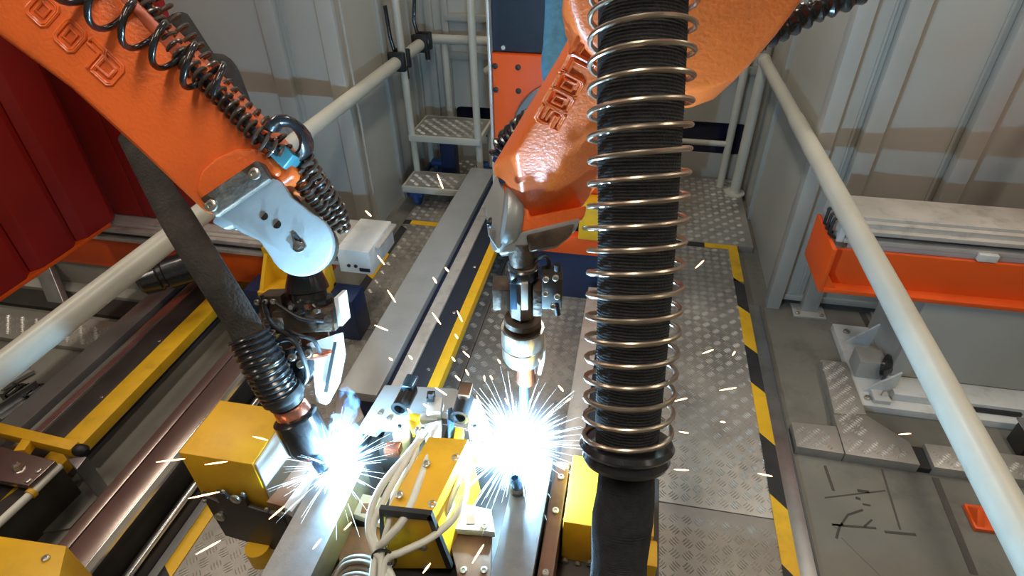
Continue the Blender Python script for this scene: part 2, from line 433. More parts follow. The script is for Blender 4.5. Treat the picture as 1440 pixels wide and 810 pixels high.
# =================================================================== HANDRAILS
RR = 0.043
h = thing('handrail', 'thick cream tube handrail running along the right side wall', 'handrail', (0.92, 1.5, 0), 'handrails')
MB().tube([(0.945, -0.3, 1.1), (0.924, 1.794, 1.1), (0.90, 3.4, 1.1)], RR, 24).build('rail', rail_cream, h)
MB().tube([(0.90, 3.4, 1.1), (0.885, 4.55, 1.1)], RR*0.9, 24).build('rail', rail_cream, h)
MB().lathe((0.885, 4.55, 1.1), (0, 1, 0), [(-0.02, RR*1.02), (0.02, RR*1.1), (0.05, RR*0.8), (0.055, 0.01)], 20).build('end_cap', rail_cream, h)
MB().tube([(0.887, 4.55, 0.05), (0.887, 4.55, 1.08)], 0.04, 18).build('post', rail_cream, h)
MB().lathe((0.887, 4.55, PZ), (0, 0, 1), [(0, 0.08), (0.012, 0.08), (0.014, 0.045), (0.03, 0.042)], 20).build('base_flange', rail_cream, h)
MB().tube([(0.78, 4.66, 0.05), (0.78, 4.66, 1.25)], 0.03, 16).build('post', rail_cream, h)
MB().tube([(0.78, 4.66, 0.42), (-0.2, 4.66, 0.42)], 0.022, 14).build('mid_rail', rail_cream, h)
h = thing('handrail', 'thick cream tube handrail crossing the left side below the robot arm', 'handrail', (-1.70, 1.5, 0), 'handrails')
MB().tube([(-1.73, -0.4, 1.1), (-1.715, 1.3, 1.1), (-1.68, 4.72, 1.1)], RR, 24).build('rail', rail_cream, h)
MB().tube([(-1.68, 4.72, 1.1), (-0.5, 4.74, 1.1)], RR*0.85, 20).build('cross_rail', rail_cream, h)
MB().tube([(-1.55, 4.74, 0.0), (-1.55, 4.74, 1.08)], 0.03, 16).build('post', rail_cream, h)
MB().tube([(-1.22, 4.74, 0.86), (-0.95, 4.74, 1.06)], 0.028, 16).build('brace', rail_cream, h)
for k, (yy, lab) in enumerate(((4.12, 'black clamp with lever on left handrail nearer the camera'), (4.62, 'black clamp with lever on left handrail nearest the far wall'))):
    c = thing('rail_clamp', lab, 'clamp', (-1.685, yy, 1.1), 'clamps on the left handrail')
    for s in (-1, 1):
        bx('jaw', -1.745, -1.62, yy-0.045+s*0.05, yy+0.0+s*0.05, 1.04, 1.17, black, c, 0.012)
    MB().tube([(-1.72, yy, 1.15), (-1.74, yy, 1.25), (-1.70+0.04*k-0.06, yy+0.03, 1.45)], 0.014, 10).build('lever', black_gloss, c)
    MB().cyl((-1.655, yy, 1.06), (-1.655, yy, 0.97), 0.022, n=12).build('knob', black_gloss, c)
    MB().cyl((-1.655, yy, 0.97), (-1.655, yy, 0.955), 0.016, n=12).build('bolt', bright_steel, c)

# =================================================================== ROLLING STEPS
st = thing('rolling_steps', 'grey two tread rolling steps with tall posts and blue casters', 'steps', (-1.45, 4.1, 0))
def tread(x0, x1, y0, y1, z):
    b = bx('tread', x0, x1, y0, y1, z-0.05, z, rail_cream, st, 0.006)
    m_ = treads([(x0+0.02, x1-0.02, y0+0.02, y1-0.02)], 0.048, 0.04, 0.009, 0.004, z)
    bx('tread_plate', x0+0.02, x1-0.02, y0+0.02, y1-0.02, z, z+0.002, chequer, b)
    m_.materials.append(tread_m); o = link('tread_bars', m_, b); o['kind'] = 'stuff'; o.location.z += 0.002
tread(-1.69, -1.20, 3.83, 4.12, 0.24)
tread(-1.685, -1.12, 4.08, 4.52, 0.55)
for x in (-1.665, -1.14):
    MB().tube([(x, 4.11, 0.5), (x, 4.11, 2.0)], 0.027, 16).build('tall_post', rail_cream, st)
    MB().tube([(x, 4.48, 0.12), (x, 4.48, 0.5)], 0.022, 14).build('leg', rail_cream, st)
    MB().tube([(x, 4.13, 0.2), (x, 4.13, 0.5)], 0.026, 14).build('leg', rail_cream, st)
    MB().tube([(x, 3.9, 0.14), (x, 4.48, 0.14)], 0.02, 12).build('base_rail', navy, st)
    MB().tube([(x, 4.11, 1.75), (x, 4.48, 1.75)], 0.02, 12).build('base_rail', rail_cream, st)
for x, y in ((-1.6, 3.92), (-1.27, 3.92), (-1.6, 4.45), (-1.2, 4.45)):
    c = bx('caster_fork', x-0.05, x+0.05, y-0.045, y+0.045, 0.13, 0.19, caster_blue, st, 0.006)
    MB().lathe((x-0.022, y, 0.115), (1, 0, 0), [(0, 0.03), (0, 0.055), (0.006, 0.064), (0.038, 0.064), (0.044, 0.055), (0.044, 0.03)], 20).build('caster_wheel', caster_blue, c)
for x in (-1.52,):
    bx('support_block', x, x+0.12, 4.3, 4.42, 0.1, 0.5, navy, st, 0.01)

# =================================================================== LONG GUIDE TRACKS
def track(name, label, sec, y0, y1, z, bw, bolt_x):
    t = thing(name, label, 'guide track', ((sec[0][0]+sec[-1][1])/2, (y0+y1)/2, 0), 'guide tracks')
    for (x0, x1, dz, th, m, nm) in sec:
        bx(nm, x0, x1, y0, y1, z+dz-th, z+dz, m, t, 0.004)
    lo = sec[0][0]; hi = sec[-1][1]
    bx('body', lo+0.03, lo+bw, y0+0.02, y1-0.02, 0.0, z-0.05, navy if name == 'guide_track' else dark_steel, t)
    n = int((y1-y0)/0.42)
    bolts([(bolt_x, y0+0.2+0.42*k, z-0.012) for k in range(n)], (0, 0, 1), 0.009, 0.008, t, bright_steel)
    return t
ZC = 0.40
tc = track('guide_track', 'long grey topped guide track between walkway and headstock', [
    (-1.15, -0.97, 0.0, 0.05, grey_plate, 'top_plate'), (-0.97, -0.93, -0.07, 0.03, navy, 'slot'),
    (-0.93, -0.865, 0.0, 0.06, alu, 'guide_rail'), (-0.865, -0.775, -0.012, 0.05, slate, 'side_cover'), (-0.775, -0.725, -0.012, 0.06, yellow_tape, 'yellow_edge')],
    1.62, 3.92, ZC, 0.22, -0.80)
ZL = 0.15
tl = track('guide_track', 'long grey topped guide track with broad yellow edge under left handrail', [
    (-2.773, -2.651, 0.0, 0.05, track_grey, 'top_plate'), (-2.651, -2.600, -0.06, 0.02, black, 'slot'),
    (-2.600, -2.534, 0.0, 0.06, bright_steel, 'guide_rail'), (-2.534, -2.410, -0.006, 0.05, dark_steel, 'side_cover'), (-2.410, -2.300, -0.006, 0.06, yellow_tape, 'yellow_edge')],
    0.55, 2.75, ZL, 0.40, -2.43)
# far end block of that track with its yellow bracket
eb = thing('end_drive', 'dark blue drive box with yellow bracket behind the left wrist', 'drive box', (-1.75, 2.33, 0))
bx('box', -2.05, -1.40, 2.30, 2.46, 0.0, 0.33, navy, eb, 0.01)
bx('back_plate', -1.93, -1.55, 2.40, 2.44, 0.33, 0.56, yellow, eb, 0.006)
bx('shelf', -1.93, -1.55, 2.26, 2.44, 0.33, 0.36, yellow, eb, 0.006)
for x in (-1.92, -1.76, -1.57):
    MB().prism([(x, 2.42, 0.36), (x, 2.27, 0.36), (x, 2.42, 0.55)], (0.02, 0, 0)).build('gusset', yellow, eb)
bolts([(-1.70, 2.40, 0.46), (-1.84, 2.40, 0.46)], (0, -1, 0), 0.014, 0.01, eb)
ZB = 0.30
tb = track('cover_track', 'brown reflecting stainless cover track left of the walkway', [
    (-1.876, -1.825, 0.0, 0.03, brown_steel, 'cover_sheet'), (-1.825, -1.819, -0.01, 0.02, black, 'slot'),
    (-1.819, -1.715, 0.0, 0.03, brown_steel, 'cover_sheet'), (-1.715, -1.708, 0.003, 0.05, bright_steel, 'edge_trim')],
    0.3, 2.22, ZB, 0.14, -1.85)
bx('lower_channel', -1.705, -1.66, 0.3, 2.22, 0.0, 0.10, dark_steel, tb)
MB().tube([(-1.672, 0.3, 0.135), (-1.672, 2.22, 0.135)], 0.016, 12).build('silver_tube', bright_steel, tb)
bx('floor_strip', -1.658, -1.622, 0.3, 2.22, 0.0, 0.055, grey_plate, tb, 0.003)
# right-hand track, mostly behind the hose
tr = track('guide_track', 'pale beam track with yellow edge behind the hanging hose', [
    (-0.15, -0.06, 0.0, 0.06, alu, 'guide_rail'), (-0.06, 0.03, -0.02, 0.05, slate, 'side_cover'), (0.03, 0.08, -0.02, 0.06, yellow_tape, 'yellow_edge')],
    1.40, 2.78, 0.25, 0.1, 0.0)

# =================================================================== POSITIONER HEADSTOCK
disc_m = mat('face_disc_steel', (0.17, 0.165, 0.16), 0.42, 0.5, 0.12, 6)
hs = thing('positioner_headstock', 'tall headstock with slate top, orange plate and grey face disc', 'positioner', (-0.3, 3.2, 0))
bx('slate_panel', -0.735, 0.25, 3.03, 3.07, 1.485, 2.3, slate, hs, 0.004)
bx('column', -0.70, 0.25, 3.08, 3.45, 0.0, 2.25, navy, hs, 0.01)
bx('orange_plate', -0.735, 0.25, 3.0, 3.06, 0.56, 1.48, orange_beam, hs, 0.006)
bx('edge_strip', -0.752, -0.738, 2.98, 3.1, 0.5, 2.3, alu, hs, 0.003)
MB().lathe((-0.355, 3.0, 1.09), (0, -1, 0), [(0, 0.275), (0.03, 0.275), (0.036, 0.268), (0.036, 0.12), (0.07, 0.115), (0.07, 0.02)], 48).build('face_disc', disc_m, hs)
bolts([(-0.355+0.22*math.cos(a), 2.964, 1.09+0.22*math.sin(a)) for a in [R(15+30*k) for k in range(12)]], (0, -1, 0), 0.012, 0.01, hs, black)
bolts([(x, 3.0, z) for x in (-0.72, -0.60) for z in (1.42, 1.30, 0.95, 0.80)], (0, -1, 0), 0.014, 0.008, hs, black)
bolts([(-0.68, 3.03, 1.505)], (0, -1, 0), 0.012, 0.01, hs)
bx('base_box', -0.60, 0.25, 2.92, 3.3, 0.05, 0.40, navy, hs, 0.008)
bx('red_bar', -0.60, 0.25, 2.88, 2.95, 0.40, 0.52, orange_beam, hs, 0.006)
bx('yellow_bracket', -0.235, -0.06, 2.86, 2.98, 0.52, 0.75, yellow, hs, 0.006)
bolts([(-0.15, 2.86, 0.6), (-0.2, 2.86, 0.6)], (0, -1, 0), 0.014, 0.01, hs)
bx('foot_plate', -0.66, -0.40, 2.9, 3.0, 0.055, 0.17, grey_plate, hs, 0.004)

# =================================================================== RIGHT GANTRY BEAM AND ITS PEDESTAL
gr = thing('gantry_beam', 'orange channel beam carrying a pale linear axis, right side', 'gantry beam', (2.4, 2.55, 0), 'gantry beams')
pts = [(1.0, 2.47, 0.60), (1.0, 2.47, 0.64), (1.0, 2.72, 0.83), (1.0, 2.72, 0.60)]
bx('orange_web', 0.985, 4.6, 2.52, 2.54, 0.61, 0.81, orange_beam, gr, 0.003)
bx('orange_flange', 0.985, 4.6, 2.46, 2.80, 0.60, 0.622, orange_beam, gr, 0.003)
bx('end_plate', 0.965, 0.985, 2.46, 2.80, 0.60, 0.84, orange_beam, gr, 0.004)
MB().prism([(0.985, 2.47, 0.622), (1.04, 2.47, 0.622), (0.985, 2.47, 0.70)], (0, 0.02, 0)).build('gusset', orange_beam, gr)
ax_ = thing('linear_axis', 'pale aluminium linear axis lying on the right orange beam', 'linear axis', (2.4, 2.62, 0.81), 'linear axes')
bx('top_cover', 1.03, 4.6, 2.60, 2.82, 0.93, 0.945, alu, ax_, 0.003)
bx('profile_body', 1.03, 4.6, 2.57, 2.83, 0.845, 0.93, alu, ax_, 0.004)
bx('groove', 1.05, 4.6, 2.566, 2.575, 0.862, 0.885, dark_steel, ax_)
bx('rail_lip', 1.03, 4.6, 2.54, 2.58, 0.885, 0.905, alu, ax_, 0.003)
bx('rail_lip', 1.03, 4.6, 2.54, 2.58, 0.835, 0.858, alu, ax_, 0.003)
bx('bed_plate', 1.05, 4.6, 2.54, 2.78, 0.81, 0.835, grey_plate, ax_, 0.003)
ec = bx('end_cap', 1.0, 1.03, 2.55, 2.84, 0.83, 0.955, white_plate, ax_, 0.004)
bolts([(1.0, 2.58+0.06*k, 0.86+0.03*(k % 2)) for k in range(4)], (-1, 0, 0), 0.012, 0.01, ec)
for k in range(3):
    MB().tube([(1.0, 2.60+0.05*k, 0.94), (0.97, 2.58+0.05*k, 0.93), (0.965, 2.57+0.05*k, 0.86), (1.0, 2.57+0.05*k, 0.84)], 0.008, 8).build('cable_clip', black, ax_)
bx('sensor', 1.60, 1.68, 2.515, 2.54, 0.815, 0.85, white_plate, ax_, 0.003)
cr = thing('axis_carriage', 'orange carriage plate standing on the right linear axis', 'carriage', (2.2, 2.6, 0.95))
bx('saddle', 1.93, 2.6, 2.5, 2.86, 0.947, 0.985, alu, cr, 0.004)
bx('front_lip', 1.93, 2.6, 2.49, 2.535, 0.80, 0.985, alu, cr, 0.004)
bx('side_plate', 1.96, 1.99, 2.52, 2.86, 0.985, 1.7, orange_beam, cr, 0.004)
bx('floor_plate', 1.99, 2.6, 2.52, 2.86, 0.985, 1.02, orange_beam, cr, 0.004)
bolts([(1.95, 2.49, 0.84), (1.95, 2.49, 0.93)], (0, -1, 0), 0.012, 0.01, cr)
pr = thing('gantry_pedestal', 'grey sheet pedestal under the right orange beam', 'pedestal', (3.0, 2.55, 0), 'gantry pedestals')
bx('front_sheet', 1.47, 2.3, 2.50, 2.53, 0.09, 0.60, frame_grey, pr, 0.004)
bx('front_sheet', 2.31, 4.6, 2.49, 2.53, 0.09, 0.60, frame_grey, pr, 0.004)
bx('side_sheet', 1.47, 1.50, 2.53, 2.9, 0.09, 0.60, frame_grey, pr, 0.004)
bx('base_frame', 1.30, 4.6, 2.30, 2.95, 0.0, 0.045, white_plate, pr, 0.005)
bx('base_rail', 1.46, 4.6, 2.36, 2.50, 0.045, 0.09, white_plate, pr, 0.005)
bx('base_rail', 1.36, 1.44, 2.32, 2.40, 0.045, 0.07, white_plate, pr, 0.004)
bx('rail_slot', 1.66, 2.05, 2.345, 2.362, 0.05, 0.07, black, pr)
bx('rail_slot', 2.15, 2.6, 2.345, 2.362, 0.05, 0.07, black, pr)
for yy in (2.40, 2.78):
    MB().prism([(1.33, yy, 0.045), (1.47, yy, 0.045), (1.47, yy, 0.20)], (0, 0.012, 0)).build('gusset', white_plate, pr)
bolts([(1.34, 2.35, 0.045), (1.36, 2.88, 0.045), (1.41, 2.66, 0.045), (1.42, 2.44, 0.045)], (0, 0, 1), 0.016, 0.014, pr)
sl = MB()
sl.tube([(1.40, 2.36, 0.07), (1.40, 2.36, 0.10), (1.43, 2.36, 0.11), (1.44, 2.36, 0.075)], 0.004, 6)
sl.build('locking_pin', steel, pr)
bu = thing('bumper_stop', 'grey box stop with a black rubber bumper on white base', 'bumper', (1.38, 2.56, 0.05))
bx('box', 1.31, 1.445, 2.50, 2.62, 0.05, 0.16, frame_grey, bu, 0.006)
MB().lathe((1.44, 2.54, 0.12), (0.75, -0.6, 0.25), [(-0.02, 0.02), (0, 0.03), (0.012, 0.065), (0.03, 0.06), (0.05, 0.03), (0.056, 0.004)], 24).build('rubber_pad', black_gloss, bu)

# ---- chequer cable covers on the right floor
cc = thing('cable_cover', 'chequer steel cable cover branching over the right floor', 'cable cover', (1.2, 2.0, 0))
def cover(nm, pts, z=0.055):
    MB().prism(pts, (0, 0, z)).build(nm, chequer, cc, 0.002)
cover('cover_section', [(0.925, 1.96, 0), (1.135, 1.955, 0), (1.135, 2.12, 0), (0.925, 2.11, 0)])
cover('cover_section', [(1.14, 1.955, 0), (1.46, 1.95, 0), (1.455, 2.08, 0), (1.30, 2.22, 0), (1.14, 2.20, 0)])
cover('cover_section', [(1.145, 2.205, 0), (1.30, 2.225, 0), (1.295, 2.60, 0), (1.165, 2.60, 0)])
cover('cover_section', [(1.52, 1.95, 0), (2.05, 1.945, 0), (2.05, 2.09, 0), (1.52, 2.085, 0)])
MB().box(1.462, 1.518, 1.955, 2.08, 0.0, 0.03).build('cable_gap', black, cc)
me = treads([(0.93, 1.13, 1.965, 2.105), (1.15, 1.45, 1.965, 2.07), (1.15, 1.29, 2.075, 2.60), (1.53, 2.04, 1.955, 2.075)], 0.036, 0.03, 0.010, 0.004, 0.055)
me.materials.append(tread_m); tag(link('tread_bars', me, cc), kind='stuff')
ft = thing('floor_box', 'dark grey floor channel at right edge beside the handrail', 'floor channel', (2.3, 2.1, 0))
bx('channel', 1.96, 2.6, 2.12, 2.24, 0.0, 0.12, dark_steel, ft, 0.006)
bx('lid', 1.96, 2.6, 2.08, 2.26, 0.12, 0.135, steel, ft, 0.003)
oc = thing('floor_anchor', 'small orange anchor bracket on the floor below the right handrail', 'bracket', (1.55, 1.62, 0))
bx('foot', 1.60, 1.70, 1.68, 1.80, 0.0, 0.02, orange_beam, oc, 0.004)
MB().prism([(1.61, 1.69, 0.02), (1.61, 1.79, 0.02), (1.61, 1.74, 0.07)], (0.03, 0, 0)).build('lug', orange_beam, oc, 0.003)

# =================================================================== LEFT GANTRY
gl = thing('gantry_beam', 'red orange beam below the pale linear axis, left side', 'gantry beam', (-3.0, 2.6, 0), 'gantry beams')
bx('orange_web', -3.55, -1.72, 2.50, 2.54, 0.235, 0.44, orange_beam, gl, 0.004)
bx('orange_flange', -3.55, -1.72, 2.50, 2.78, 0.22, 0.24, orange_beam, gl, 0.003)
al = thing('linear_axis', 'pale aluminium linear axis on the left red orange beam', 'linear axis', (-2.4, 2.62, 0.44), 'linear axes')
bx('profile_body', -3.52, -1.34, 2.50, 2.80, 0.44, 0.53, alu, al, 0.004)
bx('top_cover', -3.52, -1.30, 2.54, 2.80, 0.53, 0.545, alu, al, 0.003)
bx('groove', -3.50, -1.52, 2.492, 2.503, 0.475, 0.50, dark_steel, al)
bx('rail_lip', -3.52, -1.34, 2.47, 2.51, 0.505, 0.53, alu, al, 0.003)
bx('rail_lip', -3.52, -1.34, 2.47, 2.51, 0.445, 0.47, alu, al, 0.003)
ec = bx('end_block', -1.52, -1.33, 2.46, 2.80, 0.41, 0.56, white_plate, al, 0.006)
bolts([(-1.46, 2.46, 0.46), (-1.42, 2.46, 0.46)], (0, -1, 0), 0.01, 0.008, ec, black)
bx('cable_slot', -1.40, -1.34, 2.454, 2.462, 0.43, 0.45, black, ec)
rc = thing('red_carriage', 'large shade-darkened red orange ribbed carriage box behind the left robot arm', 'carriage', (-3.2, 2.2, 0.55))
for k in range(8):
    y1 = 2.575 - 0.30*k; y0 = y1 - 0.294
    b = MB().prism([(-2.975, y0, 0.556), (-2.945, y0+0.05, 0.556), (-2.945, y1-0.05, 0.556), (-2.975, y1, 0.556), (-3.06, y1, 0.556), (-3.06, y0, 0.556)], (0, 0, 1.95))
    b.build('rib_panel', red, rc, 0.006)
for k in range(3):
    x0 = -3.10 + 0.30*k
    bx('back_panel', x0, x0+0.297, 2.60, 2.64, 0.552, 2.4, red, rc, 0.006)
bx('bottom_rim', -3.06, -2.945, 0.1, 2.50, 0.535, 0.556, orange_beam, rc, 0.004)
pdl = thing('gantry_pedestal', 'grey sheet pedestal under the left red orange beam', 'pedestal', (-3.0, 2.52, 0), 'gantry pedestals')
bx('front_sheet', -5.2, -2.86, 2.53, 2.56, 0.03, 0.22, frame_grey, pdl, 0.004)
bx('base_rail', -5.2, -2.86, 2.44, 2.56, 0.0, 0.03, frame_grey, pdl, 0.004)
MB().prism([(-3.72, 2.52, 0.22), (-3.60, 2.52, 0.22), (-3.36, 2.30, 0.0), (-3.48, 2.30, 0.0)], (0, 0.04, 0)).build('leg', steel, pdl, 0.003)
lc = thing('cable_cover', 'perforated chequer cable cover on the far left floor', 'cable cover', (-3.2, 2.1, 0))
b = bx('cover_section', -4.6, -2.55, 1.98, 2.22, 0.0, 0.03, chequer, lc, 0.003)
bx('side_channel', -4.6, -2.55, 2.27, 2.42, 0.0, 0.025, dark_steel, lc, 0.003)
me = treads([(-4.58, -2.57, 2.0, 2.2)], 0.05, 0.034, 0.012, 0.006, 0.03); me.materials.append(tread_m)
tag(link('tread_bars', me, lc), kind='stuff')
lc2 = thing('cable_cover', 'perforated chequer cable cover between yellow edge and stainless track', 'cable cover', (-1.9, 2.05, 0))
bx('cover_section', -2.0, -1.62, 2.24, 2.295, 0.0, 0.05, chequer, lc2, 0.003)
mo = thing('axis_motor', 'black motor lying between left handrail and grey track', 'motor', (-2.496, 2.274, 0.450))
MB().lathe((-2.504, 2.116, 0.450), (0.75, 0.6, 0.1), [(0, 0.05), (0.02, 0.075), (0.10, 0.08), (0.11, 0.07), (0.13, 0.07), (0.14, 0.085), (0.38, 0.085), (0.40, 0.06)], 16).build('body', black_gloss, mo)
MB().tube(catmull([(-2.499, 2.306, 0.500), (-2.493, 2.386, 0.520), (-2.453, 2.425, 0.500), (-2.421, 2.396, 0.450)], 6), 0.02, 8).build('cable', black, mo)
bx('bracket', -2.62, -2.40, 2.36, 2.495, 0.30, 0.36, dark_steel, mo, 0.006)
ch = thing('cable_chain', 'black plastic cable chain on the floor at the left edge', 'cable chain', (-2.6, 1.6, 0))
me = None
for k in range(16):
    x = -3.05 + 0.036*k; y = 1.62 + 0.006*k
    if me is None:
        b = MB(); b.box(-0.016, 0.016, -0.045, -0.035, 0, 0.05); b.box(-0.016, 0.016, 0.035, 0.045, 0, 0.05); b.box(-0.008, 0.008, -0.04, 0.04, 0.042, 0.05)
        o = b.build('chain_link', black_gloss, ch); me = o.data
    else: o = link('chain_link', me, ch)
    o.location += Vector((x, y, 0.0))
for (a, b_, lab) in (((-3.150, 1.644, 0.020), (-3.095, 1.789, 0.020), 'grey scrap bracket lying on the floor by the chain'), ((-2.956, 1.457, 0.020), (-2.907, 1.672, 0.020), 'grey flat steel lying on the floor by the chain')):
    s = MB(); d = (V(b_)-V(a)).normalized(); n_ = Vector((-d.y, d.x, 0))
    s.obox(lerp(a, b_, .5), d, n_, (0,0,1), (V(b_)-V(a)).length, 0.05, 0.02); s.obox(lerp(a, b_, .5)+n_*0.025+Vector((0,0,0.03)), d, n_, (0,0,1), (V(b_)-V(a)).length, 0.01, 0.06)
    tag(s.build('steel_angle', steel, None, 0.002), lab, 'steel angle')

# ---- yellow bar gate, brown plate and white tubes at the left edge
yb = thing('yellow_bar_frame', 'yellow square bar frame across the left grey track', 'bar frame', (-2.6, 1.3, 0.15))
ya, yz = V((-2.788, 1.279, 0.230)), V((-2.210, 1.240, 0.230)); yd = (yz-ya).normalized(); yn = Vector((-yd.y, yd.x, 0))
MB().obox(lerp(ya, yz, 0.5), yd, yn, (0, 0, 1), (yz-ya).length, 0.048, 0.05).build('cross_bar', yellow, yb, 0.005)
la, lz = V((-2.448, 1.251, 0.230)), V((-2.426, 1.178, 0.230)); ld = (lz-la).normalized()
MB().obox(lerp(la, lz, 0.5), ld, Vector((-ld.y, ld.x, 0)), (0, 0, 1), (lz-la).length, 0.045, 0.045).build('short_leg', yellow, yb, 0.005)
MB().box(ya.x+0.05, ya.x+0.10, ya.y-0.03, ya.y+0.03, 0.0, 0.21).build('foot', yellow, yb)
MB().lathe(yz, yd, [(0, 0.024), (0.015, 0.028), (0.04, 0.026), (0.055, 0.012)], 12).build('end_plug', black, yb)
MB().box(yz.x-0.06, yz.x-0.02, yz.y-0.02, yz.y+0.02, 0.0, 0.205).build('foot', steel, yb)
bp_ = thing('hinged_plate', 'brown steel plate with corner screws below the yellow bar', 'plate', (-2.511, 1.179, 0.150))
MB().prism([(-2.763, 1.202, 0.250), (-2.230, 1.161, 0.250), (-2.239, 1.037, 0.250), (-2.582, 1.040, 0.250)], (0, 0, -0.03)).build('plate', brown_steel, bp_, 0.004)
bolts([(-2.257, 1.106, 0.250), (-2.259, 1.057, 0.250)], (0, 0, 1), 0.013, 0.008, bp_)
MB().lathe((-2.352, 1.103, 0.250), (0, 0, 1), [(0, 0.024), (0.02, 0.018), (0.03, 0.008)], 6).build('lug', bright_steel, bp_)
MB().prism([(-2.737, 1.160, 0.220), (-2.296, 1.146, 0.220), (-2.304, 1.071, 0.220), (-2.633, 1.068, 0.220)], (0, 0, -0.07)).build('support', dark_steel, bp_)
wt = thing('fluorescent_tube_pair', 'two slim white tubes end to end along the brown plate', 'tube', (-2.299, 1.038, 0.150))
MB().tube([(-2.235, 1.165, 0.210), (-2.240, 1.034, 0.210)], 0.016, 12).build('tube', white_hose, wt)
MB().tube([(-2.241, 1.028, 0.210), (-2.260, 0.813, 0.210)], 0.016, 12).build('tube', white_hose, wt)
MB().tube([(-2.240, 1.038, 0.210), (-2.241, 1.021, 0.210)], 0.023, 12).build('coupling', yellow, wt)
MB().prism([(-2.236, 1.169, 0.190), (-2.261, 0.802, 0.190), (-2.420, 0.802, 0.190), (-2.325, 1.074, 0.190)], (0, 0, -0.19)).build('tray', dark_steel, wt)
dk = thing('floor_mat', 'flat dark grey mat between brown plate and stainless track', 'mat', (-1.93, 0.9, 0))
MB().prism([(-2.433, 1.307, 0.000), (-2.142, 1.288, 0.000), (-2.152, 1.010, 0.000), (-2.405, 0.916, 0.000), (-2.463, 0.938, 0.000)], (0, 0, 0.012)).build('mat', concrete, dk)
bk = thing('hinge_bracket', 'small grey bracket at the end of the yellow bar', 'bracket', (-2.163, 1.185, 0.200))
MB().prism([(-2.136, 1.150, 0.300), (-2.066, 1.174, 0.300), (-2.058, 1.112, 0.300)], (0, 0, -0.25)).build('bracket', steel, bk, 0.003)
by = thing('yellow_box', 'yellow box cover cut by the lower left corner', 'yellow box', (-1.75, 0.5, 0.3), 'yellow box covers')
MB().prism([(-2.05, 0.725, 0.3), (-1.655, 0.74, 0.3), (-1.50, 0.50, 0.3), (-1.50, 0.30, 0.3), (-2.05, 0.30, 0.3)], (0, 0, 0.2)).build('cover', yellow, by, 0.006)
bolts([(-1.683, 0.690, 0.500)], (0, 0, 1), 0.012, 0.008, by)

# =================================================================== ROBOT HELPERS
VIEW = Vector((-0.142, 0.789, -0.598))      # direction into the cell, normal of the left arm's near face
SIDE = Vector((0.984, 0.177, 0.0))
def ribbed(path, r, n_ribs, amp, n=20, per=4):
    """tube with raised rings (corrugated hose or woven sleeve)"""
    path = [V(p) for p in path]
    m = n_ribs*per
    out, rs = [], []
    L_ = [0.0]
    for i in range(1, len(path)): L_.append(L_[-1] + (path[i]-path[i-1]).length)
    j = 0
    for k in range(m+1):
        s = L_[-1]*k/m
        while j < len(path)-2 and L_[j+1] < s: j += 1
        f = (s-L_[j])/max(1e-9, L_[j+1]-L_[j])
        out.append(path[j].lerp(path[j+1], f))
        if isinstance(r, (list, tuple)):
            q = (len(r)-1)*k/m; i0 = min(int(q), len(r)-2); rr = r[i0]+(r[i0+1]-r[i0])*(q-i0)
        else: rr = r
        rs.append(rr + amp*math.sin(2*math.pi*k/per))
    return MB().tube(out, rs, n)
GLYPH = {   # contours of block letters on a unit cell, x along the line, y up
    'O': [[(0.15,0),(0.85,0),(1,0.15),(1,0.85),(0.85,1),(0.15,1),(0,0.85),(0,0.15)], [(0.3,0.3),(0.7,0.3),(0.7,0.7),(0.3,0.7)]],
    'C': [[(1,0),(0.15,0),(0,0.15),(0,0.85),(0.15,1),(1,1),(1,0.74),(0.3,0.72),(0.26,0.68),(0.26,0.32),(0.3,0.28),(1,0.26)]],
    'L': [[(0,1),(0,0.15),(0.15,0),(0.9,0),(0.9,0.26),(0.27,0.26),(0.27,1)]],
    'S': [[(0,0),(0.85,0),(1,0.15),(1,0.48),(0.85,0.6),(0.27,0.62),(0.27,0.76),(1,0.76),(1,1),(0.15,1),(0,0.85),(0,0.52),(0.15,0.4),(0.73,0.38),(0.73,0.24),(0,0.24)]]}
def emboss(word, spots, reading, up, w, hgt, nrm, parent, m):
    nrm = V(nrm)
    for ch, p in zip(word, spots):
        b = MB(); rd = V(reading); u_ = V(up)
        for cont in GLYPH[ch]:
            pts = [V(p) + rd*(x-0.5)*w + u_*(y-0.5)*hgt for x, y in cont]
            b.tube(pts, 0.0034, 6, closed=True)
        for cont in GLYPH[ch][:1]:
            pts = [V(p) + rd*((x-0.5)*0.86)*w + u_*((y-0.5)*0.86)*hgt + nrm*0.001 for x, y in cont]
            b.tube(pts, 0.0022, 6, closed=True)
        b.build('embossed_letter', m, parent)

# =================================================================== LEFT WELDING ROBOT
rl_ = thing('welding_robot', 'orange welding robot arm entering at upper left with grey wrist plate', 'robot arm', (-0.750, 1.084, 1.535), 'welding robots')
arm = MB().prism([(-1.074, 1.094, 2.187), (-0.987, 1.091, 2.083), (-0.898, 1.088, 1.978), (-0.812, 1.085, 1.877), (-0.736, 1.079, 1.781), (-0.713, 1.068, 1.731), (-0.834, 0.972, 1.666), (-0.878, 0.956, 1.683), (-0.981, 0.963, 1.811), (-1.084, 0.967, 1.934), (-1.194, 0.960, 2.040), (-1.280, 0.957, 2.129)], VIEW*0.17)
ao = arm.build('forearm', orange, rl_, 0.016, 3)
ridge = mat('worn_orange', (0.50, 0.10, 0.04), 0.4, 0, 0.25, 9, 0.08, 90, (0.13, 0.06, 0.04), 6, 0.7)
MB().prism([(-1.008, 1.078, 2.087), (-0.985, 1.089, 2.083), (-0.896, 1.086, 1.978), (-0.811, 1.083, 1.878), (-0.742, 1.078, 1.791), (-0.763, 1.064, 1.785), (-0.831, 1.065, 1.862), (-0.915, 1.071, 1.968)], VIEW*0.012).build('top_ridge', ridge, ao, 0.004)
